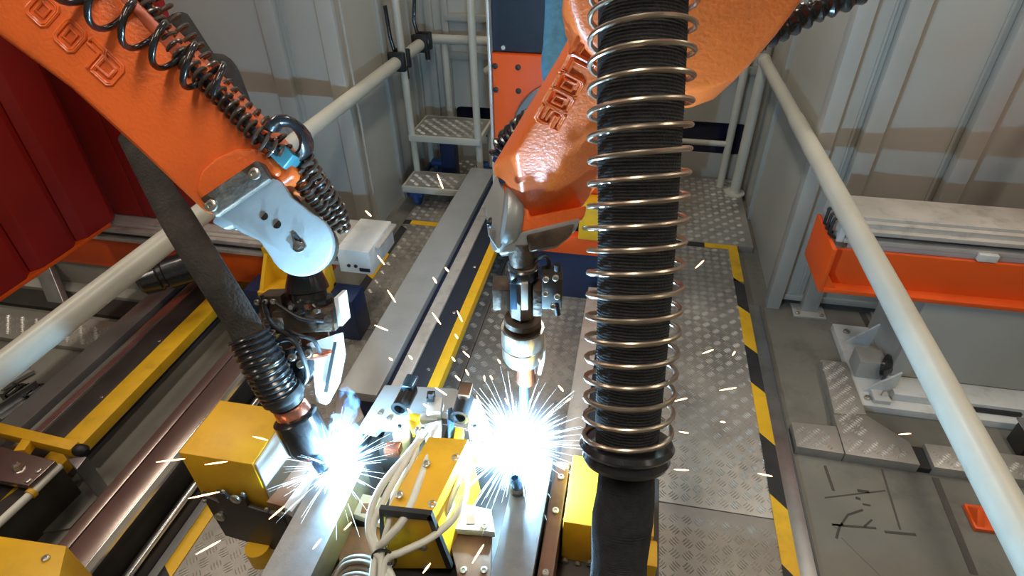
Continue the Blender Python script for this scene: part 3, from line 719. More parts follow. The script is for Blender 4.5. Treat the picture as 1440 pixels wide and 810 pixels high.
MB().prism([(-0.885, 0.960, 1.733), (-0.872, 0.983, 1.768), (-0.848, 1.007, 1.789), (-0.814, 1.031, 1.801), (-0.779, 1.048, 1.799), (-0.752, 1.054, 1.779), (-0.734, 1.047, 1.746), (-0.833, 0.967, 1.690), (-0.865, 0.954, 1.697)], VIEW*0.06).build('end_boss', orange, ao, 0.012, 3)
MB().tube([(-1.248, 1.141, 2.190), (-1.239, 1.134, 2.280), (-0.95, 0.45, 3.0), (-0.95, 0.45, 3.4)], [0.10, 0.12, 0.14, 0.15], 24).build('upper_arm', orange, rl_)
MB().lathe((-0.95, 0.45, 3.35), (0, 0, 1), [(0, 0.16), (0.05, 0.2), (0.5, 0.2), (0.52, 0.26), (0.65, 0.26)], 32).build('ceiling_mount', navy, rl_)
emboss('CLOO', [(-1.020, 1.011, 1.957), (-1.045, 1.011, 1.985), (-1.074, 1.011, 2.017), (-1.111, 1.013, 2.061)],
       (V((-1.112, 1.013, 2.061))-V((-1.075, 1.012, 2.016))).normalized(), (V((-1.096, 0.990, 1.994))-V((-1.058, 1.030, 2.035))).normalized(), 0.040, 0.05, -VIEW, rl_, orange)
# wrist: clamp bar, side plate, casting behind it
ORG = V((-0.721, 1.043, 1.564)); EX = (V((-0.662, 1.094, 1.538)) - V((-0.777, 0.995, 1.588)))/100; EY = (V((-0.732, 1.021, 1.476)) - V((-0.711, 1.064, 1.647)))/100
def LP(u, v, off): return ORG + EX*(u-428) + EY*(v-345) + VIEW*off
cb = MB().prism([LP(308,290,-0.034), LP(376,240,-0.034), LP(392,262,-0.034), LP(324,312,-0.034)], VIEW*0.05).build('clamp_bar', dirty, rl_, 0.004)
bolts([LP(321,298,-0.034), LP(373,257,-0.034)], -VIEW, 0.013, 0.008, cb)
plate_px = [(316,318), (322,306), (386,258), (400,262), (414,282)] + [(428+45*math.cos(R(a)), 345+45*math.sin(R(a))) for a in range(-70, 166, 12)] + [(372,340), (350,330), (340,322), (330,326)]
wp = MB().prism([LP(u, v, -0.02) for u, v in plate_px], VIEW*0.022).build('wrist_plate', cast, rl_, 0.004)
MB().prism([LP(428+(u-428)*0.86-8, 345+(v-345)*0.86-2, 0.002) for u, v in plate_px], VIEW*0.10).build('wrist_casting', dirty, rl_, 0.01)
for (u, v, rx) in ((380,308,0.009), (396,318,0.010)):
    MB().lathe(LP(u, v, -0.0205), -VIEW, [(0, rx*0.2), (0.0015, rx), (0.002, rx*0.7)], 16).build('bolt_hole', black, wp)
MB().lathe(LP(425, 346, -0.02), -VIEW, [(0, 0.017), (0.004, 0.016), (0.004, 0.010), (0.012, 0.009), (0.013, 0.003)], 20).build('pivot_screw', bright_steel, wp)
MB().prism([LP(417, 332, -0.021), LP(422, 329, -0.021), LP(431, 342, -0.021), LP(425, 346, -0.021)], -VIEW*0.004).build('slot', black, wp)
# wrist flange stack and tool changer block
W0 = V((-0.764, 1.072, 1.429)); W1 = V((-0.744, 1.011, 1.260)); WA = (W1-W0).normalized(); WX = WA.orthogonal().normalized(); WX = (SIDE - WA*SIDE.dot(WA)).normalized(); WY = WA.cross(WX)
MB().lathe(W0, WA, [(-0.03, 0.04), (0, 0.05), (0.015, 0.053), (0.02, 0.046), (0.035, 0.046), (0.04, 0.058), (0.055, 0.058), (0.06, 0.04)], 28).build('flange', black_gloss, rl_)
tb_ = MB().obox(W0 + WA*0.085, WX, WY, WA, 0.15, 0.11, 0.06).build('tool_block', dirty, rl_, 0.006)
MB().obox(W0 + WA*0.055 - WX*0.085, WX, WY, WA, 0.06, 0.07, 0.07).build('sensor_block', dirty, tb_, 0.006)
MB().obox(W0 + WA*0.07 + WX*0.088 - VIEW*0.02, WX, WY, WA, 0.012, 0.07, 0.075).build('white_plate', white_plate, tb_, 0.003)
bolts([W0 + WA*0.045 - WX*(0.07+0.02*k) - VIEW*0.045 for k in range(3)], -VIEW, 0.007, 0.01, tb_)
MB().tube(catmull([W0 + WA*0.05 - WX*0.06 - VIEW*0.06, W0 + WA*0.09 - VIEW*0.075, W0 + WA*0.10 + WX*0.05 - VIEW*0.06], 6), 0.005, 8).build('cable', black, tb_)
for k in range(4):
    MB().cyl(W0 + WA*(0.062+0.012*(k % 2)) + WX*(0.02*k-0.02) - VIEW*0.05, W0 + WA*(0.062+0.012*(k % 2)) + WX*(0.02*k-0.02) - VIEW*0.075, 0.007, 0.006, 8).build('fitting', (nickel, black, copper, nickel)[k], tb_)
MB().tube(catmull([W0 + WA*0.03 - WX*0.10 - VIEW*0.04, W0 + WA*0.10 - WX*0.07 - VIEW*0.08, W0 + WA*0.15 - WX*0.02 - VIEW*0.07, W0 + WA*0.20 - WX*0.05 - VIEW*0.05], 6), 0.006, 8).build('cable', black_gloss, tb_)
MB().tube([W0 + WA*0.175 + (WX*math.cos(a) + WY*math.sin(a))*0.062 for a in [R(-60+20*k) for k in range(13)]], 0.008, 8).build('guard_ring', copper, tb_)
MB().obox(W0 + WA*0.10 - WX*0.075 - VIEW*0.05, WX, WY, WA, 0.05, 0.02, 0.03).build('sensor_tip', nickel, tb_, 0.003)
MB().lathe(W0 + WA*0.11, WA, [(0, 0.034), (0.03, 0.036), (0.06, 0.034), (0.062, 0.045), (0.075, 0.047), (0.08, 0.038)], 24).build('collar', rust_plate, rl_)
br = MB().prism([(-0.739, 0.968, 1.319), (-0.668, 1.013, 1.328), (-0.664, 0.994, 1.268), (-0.684, 0.968, 1.188), (-0.716, 0.942, 1.129), (-0.743, 0.942, 1.135), (-0.740, 0.965, 1.232)], VIEW*0.03).build('torch_bracket', white_plate, rl_, 0.004)
MB().prism([(-0.670, 0.984, 1.324), (-0.663, 0.984, 1.323), (-0.700, 0.944, 1.178), (-0.710, 0.944, 1.179)], -VIEW*0.006).build('slot', black, br)
MB().prism([(-0.797, 0.949, 1.307), (-0.728, 0.967, 1.316), (-0.724, 0.961, 1.239), (-0.769, 0.940, 1.188), (-0.801, 0.936, 1.225)], VIEW*0.05).build('torch_clamp', black_gloss, rl_, 0.006)
bolts([(-0.747, 0.940, 1.275), (-0.730, 0.955, 1.300), (-0.767, 0.943, 1.293)], -VIEW, 0.010, 0.010, rl_)
MB().tube(catmull([(-0.798, 0.946, 1.338), (-0.759, 0.948, 1.347), (-0.735, 0.936, 1.310), (-0.737, 0.933, 1.239), (-0.769, 0.922, 1.199)], 6), 0.006, 8).build('cable', black, rl_)
MB().tube(catmull([(-0.796, 0.983, 1.353), (-0.747, 0.958, 1.358), (-0.713, 0.964, 1.340), (-0.702, 0.962, 1.303)], 6), 0.005, 8).build('cable', black, rl_)

tl_ = thing('welding_torch', 'left welding torch with blue black ribbed hose and bent nozzle', 'welding torch', (-0.772, 0.888, 1.163), 'welding torches')
strap_path = catmull([(-1.240, 1.200, 1.736), (-1.115, 1.100, 1.674), (-0.999, 1.011, 1.597), (-0.919, 0.958, 1.507), (-0.865, 0.931, 1.408), (-0.843, 0.914, 1.364)], 8)
nsp = len(strap_path)
MB().tube(strap_path, [0.024 + 0.017*min(1, i/(nsp*0.35)) for i in range(nsp)], 14, flat=0.28, flatdir=VIEW).build('fabric_sleeve', strap_m, tl_)
ribbed(catmull([(-0.848, 0.921, 1.375), (-0.815, 0.898, 1.304), (-0.788, 0.885, 1.213)], 8), [0.049, 0.051, 0.047], 12, 0.0028, 24, 6).build('ribbed_hose', black_gloss, tl_)
T0 = V((-0.788, 0.889, 1.219)); T1 = V((-0.771, 0.883, 1.156)); TA = (T1-T0).normalized()
MB().lathe(T0, TA, [(-0.01, 0.05), (0.0, 0.053), (0.012, 0.053), (0.014, 0.044), (0.03, 0.044)], 24).build('clamp_ring', black, tl_)
MB().lathe(V((-0.776, 0.886, 1.178)), TA, [(-0.005, 0.038), (0.0, 0.042), (0.03, 0.044), (0.035, 0.038)], 24).build('copper_ring', copper, tl_)
B0 = V((-0.766, 0.879, 1.150)); B1 = V((-0.732, 0.859, 1.048)); BA = (B1-B0).normalized()
Lb = (B1-B0).length
MB().lathe(B0, BA, [(-0.006, 0.04), (0.004, 0.056), (Lb*0.75, 0.058), (Lb*0.95, 0.05), (Lb, 0.036)], 28).build('torch_body', black_gloss, tl_)
MB().lathe(B1, BA, [(-0.01, 0.028), (0.0, 0.034), (0.018, 0.034), (0.024, 0.022)], 24).build('copper_collar', copper, tl_)
MB().tube(catmull([B1 + BA*0.015, (-0.687, 0.816, 1.055), (-0.675, 0.815, 1.030), (-0.658, 0.818, 1.015)], 6), [0.018]*13 + [0.016, 0.015, 0.014, 0.013, 0.012, 0.012], 16).build('torch_neck', blue_steel, tl_)
for i, (a, b, rr) in enumerate((((-0.678, 0.812, 1.045), (-0.669, 0.816, 1.025), 0.022),)):
    MB().cyl(a, b, rr, rr*0.85, 18).build('gas_nozzle', copper, tl_)

# coiled hoses along the left arm
hz = thing('coiled_hose', 'glossy black wide coil hose looping over the left orange arm', 'coil hose', (-0.942, 1.033, 2.005), 'coil hoses on the left arm')
hp = catmull([(-1.069, 1.027, 2.158), (-1.015, 1.024, 2.089), (-0.947, 1.035, 2.033), (-0.884, 1.044, 1.979), (-0.822, 1.058, 1.920)], 8)
MB().tube(helix(hp, 0.040, 6.0, 20, 0.4, -VIEW), 0.0062, 10).build('coil', black_gloss, hz)
hz = thing('coiled_hose', 'brown close coil hose lying along the top edge of left arm', 'coil hose', (-0.890, 1.125, 1.898), 'coil hoses on the left arm')
hp = catmull([(-1.015, 1.137, 2.147), (-0.984, 1.118, 2.073), (-0.919, 1.090, 1.976), (-0.837, 1.067, 1.898), (-0.763, 1.046, 1.828), (-0.732, 1.056, 1.785)], 8)
MB().tube(helix(hp, [0.015, 0.017, 0.018, 0.019, 0.018], 27, 14, 0, -VIEW), 0.0038, 8).build('coil', coil_m, hz)
MB().tube(hp, 0.009, 8).build('inner_hose', black, hz)
hz = thing('coiled_hose', 'second brown coil hose just behind the first on left arm', 'coil hose', (-0.913, 1.189, 1.908), 'coil hoses on the left arm')
hp = catmull([(-1.083, 1.211, 2.149), (-1.021, 1.186, 2.068), (-0.951, 1.172, 1.968), (-0.860, 1.138, 1.865), (-0.778, 1.122, 1.803), (-0.754, 1.113, 1.758)], 8)
MB().tube(helix(hp, [0.019, 0.021, 0.021, 0.019, 0.018], 23, 14, 1.5, -VIEW), 0.0038, 8).build('coil', coil_m, hz)
hz = thing('coiled_hose', 'dark coil hose hanging from the clamp beside the left wrist', 'coil hose', (-0.707, 1.108, 1.670), 'coil hoses on the left arm')
for off, ph in ((-8, 0.0), (7, 2.0)):
    hp = catmull([LP(404+off*0.8, 226-off*0.7, 0.06), LP(428+off, 262-off*0.6, 0.07), LP(450+off*0.9, 290-off*0.4, 0.09), LP(462+off*0.5, 318, 0.10)], 8)
    MB().tube(helix(hp, [0.021, 0.020, 0.017, 0.014], 12, 14, ph, -VIEW), 0.0046, 8).build('coil', coil_m, hz)
hc = thing('hose_clamp', 'teal and black hose clamp holding the coils on left arm', 'clamp', LP(400, 218, 0.02))
MB().prism([LP(386,232,-0.01), LP(402,216,-0.01), LP(416,228,-0.01), LP(402,246,-0.01)], VIEW*0.06).build('block', mat('teal_block', (0.05, 0.20, 0.24), 0.4, 0.2, 0.1, 9), hc, 0.003)
MB().tube([LP(400+22*math.cos(a), 206+20*math.sin(a), 0.03+0.02*math.sin(a)) for a in [R(-150+20*k) for k in range(13)]], 0.012, 10, flat=2.2, flatdir=VIEW).build('band', black_gloss, hc)
bs = thing('cable_sleeve', 'black cable sleeve bulging behind the coils of left arm', 'cable sleeve', (-1.038, 1.350, 1.820))
MB().tube(catmull([(-1.110, 1.350, 1.970), (-1.027, 1.300, 1.884), (-0.999, 1.311, 1.875), (-0.965, 1.279, 1.825), (-0.919, 1.227, 1.762), (-0.855, 1.202, 1.714)], 7), [0.03]*8 + [0.032]*28, 14).build('sleeve', fabric, bs)

# =================================================================== RIGHT WELDING ROBOT
rr2 = thing('welding_robot', 'orange welding robot arm descending from upper right behind the hanging hose', 'robot arm', (-0.191, 1.062, 1.656), 'welding robots')
EXT = VIEW*0.13 - SIDE*0.055
def ridged_prism(left, ridges, right, vec):
    # a prism whose near face is folded along several ridge lines (start, end)
    b = MB(); vec = V(vec)
    outline = left + [q[1] for q in ridges] + right + [q[0] for q in ridges[::-1]]
    A = [b.bm.verts.new(V(p)) for p in outline]
    B = [b.bm.verts.new(V(p) + vec) for p in outline]
    n = len(A); a, m = len(left), len(ridges)
    b.bm.faces.new(A[:a+1] + [A[-1]])
    for k in range(m-1): b.bm.faces.new((A[a+k], A[a+k+1], A[n-2-k], A[n-1-k]))
    b.bm.faces.new(A[a+m-1:n-m+1]); b.bm.faces.new(B[::-1])
    for i in range(n):
        j = (i+1) % n; b.bm.faces.new((A[i], B[i], B[j], A[j]))
    return b
fa = ridged_prism([(-0.210, 1.068, 1.749), (-0.214, 1.036, 1.839), (-0.137, 1.003, 1.972), (-0.073, 0.976, 2.081), (-0.027, 0.953, 2.171)],
                  [((-0.205, 1.098, 1.664), (0.045, 0.966, 2.171)), ((-0.195, 1.103, 1.659), (0.057, 0.969, 2.171)), ((-0.184, 1.110, 1.655), (0.069, 0.977, 2.170)), ((-0.171, 1.119, 1.651), (0.082, 0.988, 2.169)), ((-0.157, 1.130, 1.648), (0.095, 1.002, 2.167))],
                  [(0.110, 1.038, 2.134), (0.132, 1.107, 2.034), (0.106, 1.137, 1.945), (-0.065, 1.162, 1.705), (-0.085, 1.165, 1.664), (-0.124, 1.150, 1.645)], EXT)
fo = fa.build('forearm', orange, rr2, 0.010, 3)
MB().prism([(-0.269, 1.135, 1.754), (-0.252, 1.158, 1.781), (-0.232, 1.162, 1.781), (-0.195, 1.085, 1.671), (-0.076, 1.121, 1.690), (-0.080, 1.113, 1.663), (-0.111, 1.096, 1.649), (-0.227, 1.064, 1.634), (-0.247, 1.089, 1.688)], VIEW*0.09).build('end_flange', orange, rr2, 0.008, 3)
for q, sz in (((-0.261, 1.138, 1.762), 0.008), ((-0.259, 1.120, 1.737), 0.012)):
    MB().lathe(q, (-0.5, -0.7, 0.5), [(0, sz*0.3), (0.002, sz), (0.003, sz*0.6)], 16).build('bolt_hole', navy, fo)
emboss('CLOOS', [(-0.081, 0.987, 2.044), (-0.098, 0.994, 2.013), (-0.114, 1.003, 1.981), (-0.130, 1.010, 1.951), (-0.146, 1.019, 1.917)],
       (V((-0.144, 1.018, 1.923))-V((-0.083, 0.985, 2.048))).normalized(), (V((-0.055, 0.999, 2.025))-V((-0.083, 0.988, 2.041))).normalized(), 0.038, 0.05, -VIEW, rr2, orange)
# elbow lobe in front of the forearm
pts = [(-0.118, 0.920, 2.164), (-0.111, 0.940, 2.119), (-0.098, 0.957, 2.082), (-0.080, 0.972, 2.052), (-0.047, 0.996, 2.009), (0.007, 1.018, 1.977), (0.068, 1.033, 1.969), (0.121, 1.040, 1.975), (0.160, 1.039, 1.994), (0.185, 1.029, 2.030), (0.209, 1.014, 2.077), (0.234, 0.994, 2.139), (0.242, 0.977, 2.183), (0.081, 0.945, 2.192), (-0.081, 0.917, 2.187)]
MB().prism(pts, VIEW*0.11).build('elbow_casting', orange, rr2, 0.014, 3)
MB().tube([(0.138, 1.039, 2.191), (0.151, 1.115, 2.231), (0.158, 1.280, 2.329), (0.55, 1.0, 3.1), (0.55, 1.1, 3.45)], [0.072, 0.08, 0.10, 0.14, 0.15], 24).build('upper_arm', orange, rr2)
MB().lathe((0.55, 1.1, 3.4), (0, 0, 1), [(0, 0.16), (0.05, 0.2), (0.45, 0.2), (0.47, 0.26), (0.60, 0.26)], 32).build('ceiling_mount', navy, rr2)
# wrist side plate and casing, turned to the left
NS = (-SIDE*0.95 - VIEW*0.22 + Vector((0, 0, 0.12))).normalized()
pc = V((-0.265, 1.121, 1.643))
MB().lathe(pc, NS, [(-0.03, 0.072), (-0.02, 0.080), (0.0, 0.082), (0.008, 0.079), (0.011, 0.068), (0.011, 0.01)], 40).build('wrist_plate', cast, rr2)
MB().prism([(-0.272, 1.137, 1.750), (-0.253, 1.156, 1.769), (-0.228, 1.068, 1.639), (-0.257, 1.038, 1.607), (-0.283, 1.058, 1.631), (-0.297, 1.101, 1.691)], VIEW*0.05).build('wrist_plate', cast, rr2, 0.006)
MB().lathe((-0.271, 1.041, 1.672), NS, [(0, 0.012), (0.004, 0.011), (0.004, 0.006), (0.008, 0.005)], 16).build('pivot_screw', black, rr2)
MB().prism([(-0.257, 1.037, 1.596), (-0.224, 1.062, 1.639), (-0.088, 1.103, 1.668), (-0.092, 1.091, 1.646), (-0.127, 1.082, 1.634), (-0.194, 1.054, 1.604)], VIEW*0.10).build('wrist_casing', cast, rr2, 0.008, 3)
MB().prism([(-0.199, 1.060, 1.639), (-0.098, 1.089, 1.661), (-0.102, 1.078, 1.639), (-0.130, 1.062, 1.617), (-0.190, 1.048, 1.604)], VIEW*0.07).build('lower_cover', dirty, rr2, 0.006)
# flange stack
Q = V((-0.210, 1.080, 1.585)); QX = SIDE; QY = Vector((-0.177, 0.984, 0)); DN = Vector((0, 0, -1))
MB().lathe(Q, DN, [(-0.03, 0.03), (0.0, 0.034), (0.035, 0.03), (0.04, 0.034)], 24).build('wrist_shaft', dirty, rr2)
MB().lathe(V((-0.211, 1.080, 1.543)), DN, [(-0.006, 0.03), (0, 0.038), (0.018, 0.040), (0.028, 0.036), (0.036, 0.028)], 28).build('flange', black_gloss, rr2)
MB().tube(catmull([(-0.188, 1.070, 1.556), (-0.161, 1.060, 1.589), (-0.149, 1.070, 1.568), (-0.156, 1.080, 1.529)], 6), 0.005, 8).build('cable', black, rr2)
MB().lathe(V((-0.211, 1.080, 1.515)), DN, [(0, 0.033), (0.11, 0.033), (0.115, 0.028)], 8).build('torch_mount', dirty, rr2)
for u, v in ((727, 414), (748, 418)):
    MB().obox((-0.199, 1.040, 1.489) if u > 730 else (-0.225, 1.040, 1.485), QX, QY, DN, 0.016, 0.012, 0.075).build('mount_strip', alu if u > 730 else blue_steel, rr2, 0.002)
lb = MB().obox((-0.264, 1.090, 1.451), QX, QY, DN, 0.042, 0.06, 0.062).build('side_block', dirty, rr2, 0.004)
MB().obox((-0.172, 1.060, 1.473), QX, QY, DN, 0.022, 0.05, 0.075).build('bridge_block', dirty, rr2, 0.004)
rb = MB().obox((-0.140, 1.060, 1.506), QX, QY, DN, 0.046, 0.055, 0.085).build('valve_block', dark_steel, rr2, 0.004)
bolts([(-0.148, 1.025, 1.554), (-0.127, 1.025, 1.560), (-0.148, 1.025, 1.515), (-0.122, 1.025, 1.510), (-0.131, 1.025, 1.481)], (0, -1, 0.3), 0.007, 0.008, rb)
MB().cyl((-0.125, 1.025, 1.486), (-0.120, 1.025, 1.458), 0.007, n=10).build('plug', black, rb)
MB().cyl((-0.126, 1.040, 1.584), (-0.126, 1.040, 1.569), 0.008, n=10).build('plug', black, rb)
tr_ = thing('welding_torch', 'right welding torch with bright cup, copper sleeve and thin blue tube', 'welding torch', (-0.212, 1.080, 1.336), 'welding torches')
MB().lathe(V((-0.212, 1.080, 1.391)), DN, [(-0.004, 0.03), (0.0, 0.044), (0.012, 0.046), (0.02, 0.036), (0.03, 0.034), (0.03, 0.046), (0.045, 0.046)], 32).build('adapter_ring', dirty, tr_)
cz = V((-0.212, 1.080, 1.355))
MB().lathe(cz, DN, [(0.01, 0.045), (-0.006, 0.047), (-0.006, 0.053), (0.045, 0.054), (0.048, 0.052), (0.05, 0.054), (0.085, 0.053), (0.10, 0.048), (0.105, 0.03)], 40).build('cup', nickel, tr_)
MB().lathe(V((-0.204, 1.080, 1.235)), DN, [(0.0, 0.025), (0.06, 0.026), (0.062, 0.016)], 28).build('copper_sleeve', copper, tr_)
MB().lathe(V((-0.210, 1.080, 1.161)), DN, [(0.0, 0.0135), (0.10, 0.0135), (0.115, 0.012), (0.12, 0.008)], 20).build('blue_tube', blue_steel, tr_)
MB().tube(catmull([(-0.203, 1.120, 1.327), (-0.167, 1.100, 1.326), (-0.161, 1.090, 1.263), (-0.171, 1.090, 1.197)], 5), 0.006, 8).build('cable', white_plate, tr_)
bb = thing('blue_hose_sleeve', 'blue fabric hose sleeve hanging beside the right arm', 'hose sleeve', (-0.210, 1.577, 1.922))
MB().tube(catmull([(-0.221, 1.638, 2.090), (-0.212, 1.576, 2.005), (-0.206, 1.513, 1.920), (-0.201, 1.461, 1.867), (-0.162, 1.393, 1.769)], 8), 0.032, 16, flat=0.6, flatdir=VIEW).build('sleeve', blue_cloth, bb)
bh = thing('corrugated_hose', 'black corrugated hose end at top right of the right arm', 'hose', (0.379, 1.501, 2.016))
ribbed(catmull([(0.202, 1.160, 2.027), (0.259, 1.189, 2.052), (0.303, 1.203, 2.076), (0.372, 1.216, 2.110), (0.410, 1.253, 2.184), (0.300, 1.314, 2.291), (0.175, 1.322, 2.330)], 8), 0.021, 26, 0.0036, 20, 6).build('hose', black_gloss, bh)
ch2 = thing('coiled_hose', 'short black coil hose behind the left edge of right arm', 'coil hose', (-0.296, 1.347, 1.723))
hp = catmull([(-0.297, 1.232, 1.721), (-0.284, 1.237, 1.759), (-0.253, 1.221, 1.798), (-0.209, 1.189, 1.845)], 6)
MB().tube(helix(hp, 0.022, 7, 12, 0, -VIEW), 0.006, 8).build('coil', black_gloss, ch2)
MB().tube(hp, 0.014, 10).build('inner_hose', navy, ch2)

# =================================================================== HANGING HOSE WITH SPRING
hh = thing('hanging_hose', 'thick black woven hose hanging inside a long steel spring', 'hose', (0.043, 0.566, 1.581))
ax2 = catmull([(-0.023, 0.909, 2.335), (-0.014, 0.896, 2.235), (-0.003, 0.852, 2.144), (0.009, 0.781, 2.019), (0.022, 0.714, 1.883), (0.033, 0.640, 1.740), (0.042, 0.568, 1.599)], 10)
ribbed(ax2, [0.05742, 0.05829, 0.05742, 0.05394, 0.05046, 0.04524], 190, 0.00052, 28, 4).build('upper_sleeve', fabric, hh)
hx = []
NT = 28; NP = NT*26
up = None
for k in range(NP+1):
    t = k/NP; s = t**0.86
    f = s*(len(ax2)-1); j = min(int(f), len(ax2)-2); c = ax2[j].lerp(ax2[j+1], f-j)
    tg = (ax2[j+1]-ax2[j]).normalized()
    u_ = (SIDE - tg*SIDE.dot(tg)).normalized(); w_ = tg.cross(u_)
    a = 2*math.pi*NT*t
    r_ = 0.07221 + (0.06307-0.07221)*s
    hx.append(c + (u_*math.cos(a) + w_*math.sin(a))*r_)
MB().tube(hx, 0.0037, 9).build('spring', spring_m, hh)
FA = (V((0.042, 0.568, 1.599)) - V((0.033, 0.640, 1.740))).normalized()
MB().lathe((0.042, 0.571, 1.604), FA, [(-0.00696, 0.04350), (-0.00348, 0.06612), (0.00348, 0.06960), (0.00870, 0.06699), (0.01392, 0.06090), (0.02262, 0.06438), (0.02958, 0.06090), (0.03132, 0.03480)], 40).build('end_flange', black_gloss, hh)
lo = catmull([(0.044, 0.566, 1.581), (0.049, 0.540, 1.531), (0.049, 0.512, 1.481), (0.051, 0.480, 1.438), (0.055, 0.442, 1.386)], 10)
ribbed(lo, [0.03915, 0.04089, 0.04263, 0.04524, 0.04350, 0.04089, 0.04176, 0.04176], 90, 0.0009, 28, 4).build('lower_sleeve', fabric, hh)

# =================================================================== WELDING FIXTURE ON ITS TABLE
fx = thing('fixture_table', 'dark steel fixture table under the welded tubes', 'fixture table', (-0.45, 0.8, 0))
bx('table_top', -0.76, 0.19, 0.42, 1.10, 0.76, 0.82, dark_steel, fx, 0.006)
bx('cross_beam', -0.76, 0.19, 0.70, 0.86, 0.62, 0.76, dark_steel, fx, 0.006)
bx('column', -0.58, -0.32, 0.66, 0.92, 0.08, 0.62, dark_steel, fx, 0.01)
bx('foot', -0.68, -0.22, 0.56, 1.02, 0.054, 0.08, dark_steel, fx, 0.006)
def hollow_tube(name, label, x0, x1, y0, y1, z0, z1, grp):
    w = 0.006; b = MB()
    outer = [(x0, z0), (x1, z0), (x1, z1), (x0, z1)]; inner = [(x0+w, z0+w), (x1-w, z0+w), (x1-w, z1-w), (x0+w, z1-w)]
    rings = [[(x, y0, z) for x, z in outer], [(x, y1, z) for x, z in outer], [(x, y1, z) for x, z in inner], [(x, y0, z) for x, z in inner]]
    b.loft(rings, cap=False, closed=True)
    o = b.build(name, work_steel, None, 0.002)
    return tag(o, label, 'steel tube', grp)
hollow_tube('steel_tube', 'square grey steel tube being welded by the left torch', -0.712, -0.600, 0.40, 0.875, 0.90, 1.0, 'welded square tubes')
hollow_tube('steel_tube', 'square grey steel tube being welded by the right torch', -0.205, -0.112, 0.40, 0.975, 0.90, 1.0, 'welded square tubes')
for lab, x0, x1 in (('dark saddle block under the left steel tube', -0.70, -0.61), ('dark saddle block under the right steel tube', -0.20, -0.12)):
    s = MB(); s.box(x0, x1, 0.5, 0.84, 0.82, 0.90)
    for yy in (0.55, 0.78): s.box(x0-0.012, x0, yy, yy+0.05, 0.82, 0.88); s.box(x1, x1+0.012, yy, yy+0.05, 0.82, 0.88)
    tag(s.build('saddle_block', rust_plate, None, 0.003), lab, 'saddle block')
lg = thing('threaded_stud', 'short black stud standing on the right steel tube', 'stud', (-0.187, 0.865, 1.000))
sp_ = V((-0.187, 0.865, 1.000))
MB().lathe(sp_, (0, 0, 1), [(0, 0.02), (0.012, 0.02), (0.016, 0.014)], 16).build('base', dark_steel, lg)
MB().lathe(sp_+Vector((0, 0, 0.012)), (-0.2, 0.1, 1), [(0, 0.013), (0.035, 0.014), (0.036, 0.009), (0.02, 0.008)], 16).build('bushing', blue_steel, lg)
# left yellow box cover
yl = thing('yellow_box', 'large yellow box cover left of the left torch', 'yellow box', (-1.0, 0.91, 0.82), 'yellow box covers')
bx('cover', -1.112, -0.893, 0.818, 1.010, 0.72, 1.0, yellow, yl, 0.005)
pb = MB().prism([(-1.087, 0.810, 0.845), (-1.039, 0.810, 0.816), (-1.036, 0.810, 0.865), (-1.004, 0.810, 0.866), (-1.007, 0.810, 0.845), (-0.972, 0.810, 0.844), (-0.959, 0.810, 0.871), (-0.947, 0.810, 0.868), (-0.950, 0.810, 0.820), (-0.851, 0.810, 0.798), (-0.845, 0.810, 0.753), (-0.932, 0.810, 0.601), (-1.083, 0.810, 0.634)], (0, -0.012, 0)).build('bracket_plate', dark_steel, yl, 0.001)
for q in ((-0.974, 0.795, 0.856), (-1.061, 0.795, 0.744)):
    MB().lathe(q, (0, -1, 0), [(-0.003, 0.016), (0.004, 0.016), (0.004, 0.012), (0.002, 0.010)], 18).build('washer', bolt_m, pb)
bolts([(-1.083, 0.798, 0.816), (-0.889, 0.798, 0.830), (-0.843, 0.798, 0.819), (-1.004, 0.798, 0.884), (-0.943, 0.798, 0.887)], (0, -1, 0), 0.006, 0.006, pb)
MB().lathe((-0.976, 0.790, 0.622), (0, 0, -1), [(0, 0.036), (0.07, 0.036), (0.075, 0.03)], 24).build('foot', yellow, yl)
bx('arm', -1.06, -0.90, 0.83, 0.99, 0.63, 0.72, dark_steel, yl, 0.004)
bx('stand', -1.03, -0.96, 0.86, 0.96, 0.06, 0.63, dark_steel, yl, 0.004)
bx('base', -1.10, -0.90, 0.80, 1.02, 0.055, 0.075, dark_steel, yl, 0.004)
bx('side_plate', -0.892, -0.884, 0.822, 1.006, 0.725, 0.996, white_plate, yl, 0.003)  # white sheet added to imitate the yellow side burnt out by arc light
ls = thing('locator_strip', 'brown slotted locator strip between yellow box and left tube', 'strip', (-0.818, 0.778, 0.930))
MB().prism([(-0.797, 0.905, 0.950), (-0.766, 0.901, 0.950), (-0.779, 0.746, 0.950), (-0.828, 0.750, 0.950)], (0, 0, -0.03)).build('strip', rust_plate, ls, 0.002)
MB().prism([(-0.759, 0.887, 0.950), (-0.718, 0.881, 0.950), (-0.749, 0.735, 0.950), (-0.779, 0.746, 0.950)], (0, 0, -0.03)).build('guide', white_plate, ls, 0.002)
bx('foot', -0.78, -0.725, 0.74, 0.82, 0.82, 0.92, dark_steel, ls, 0.003)
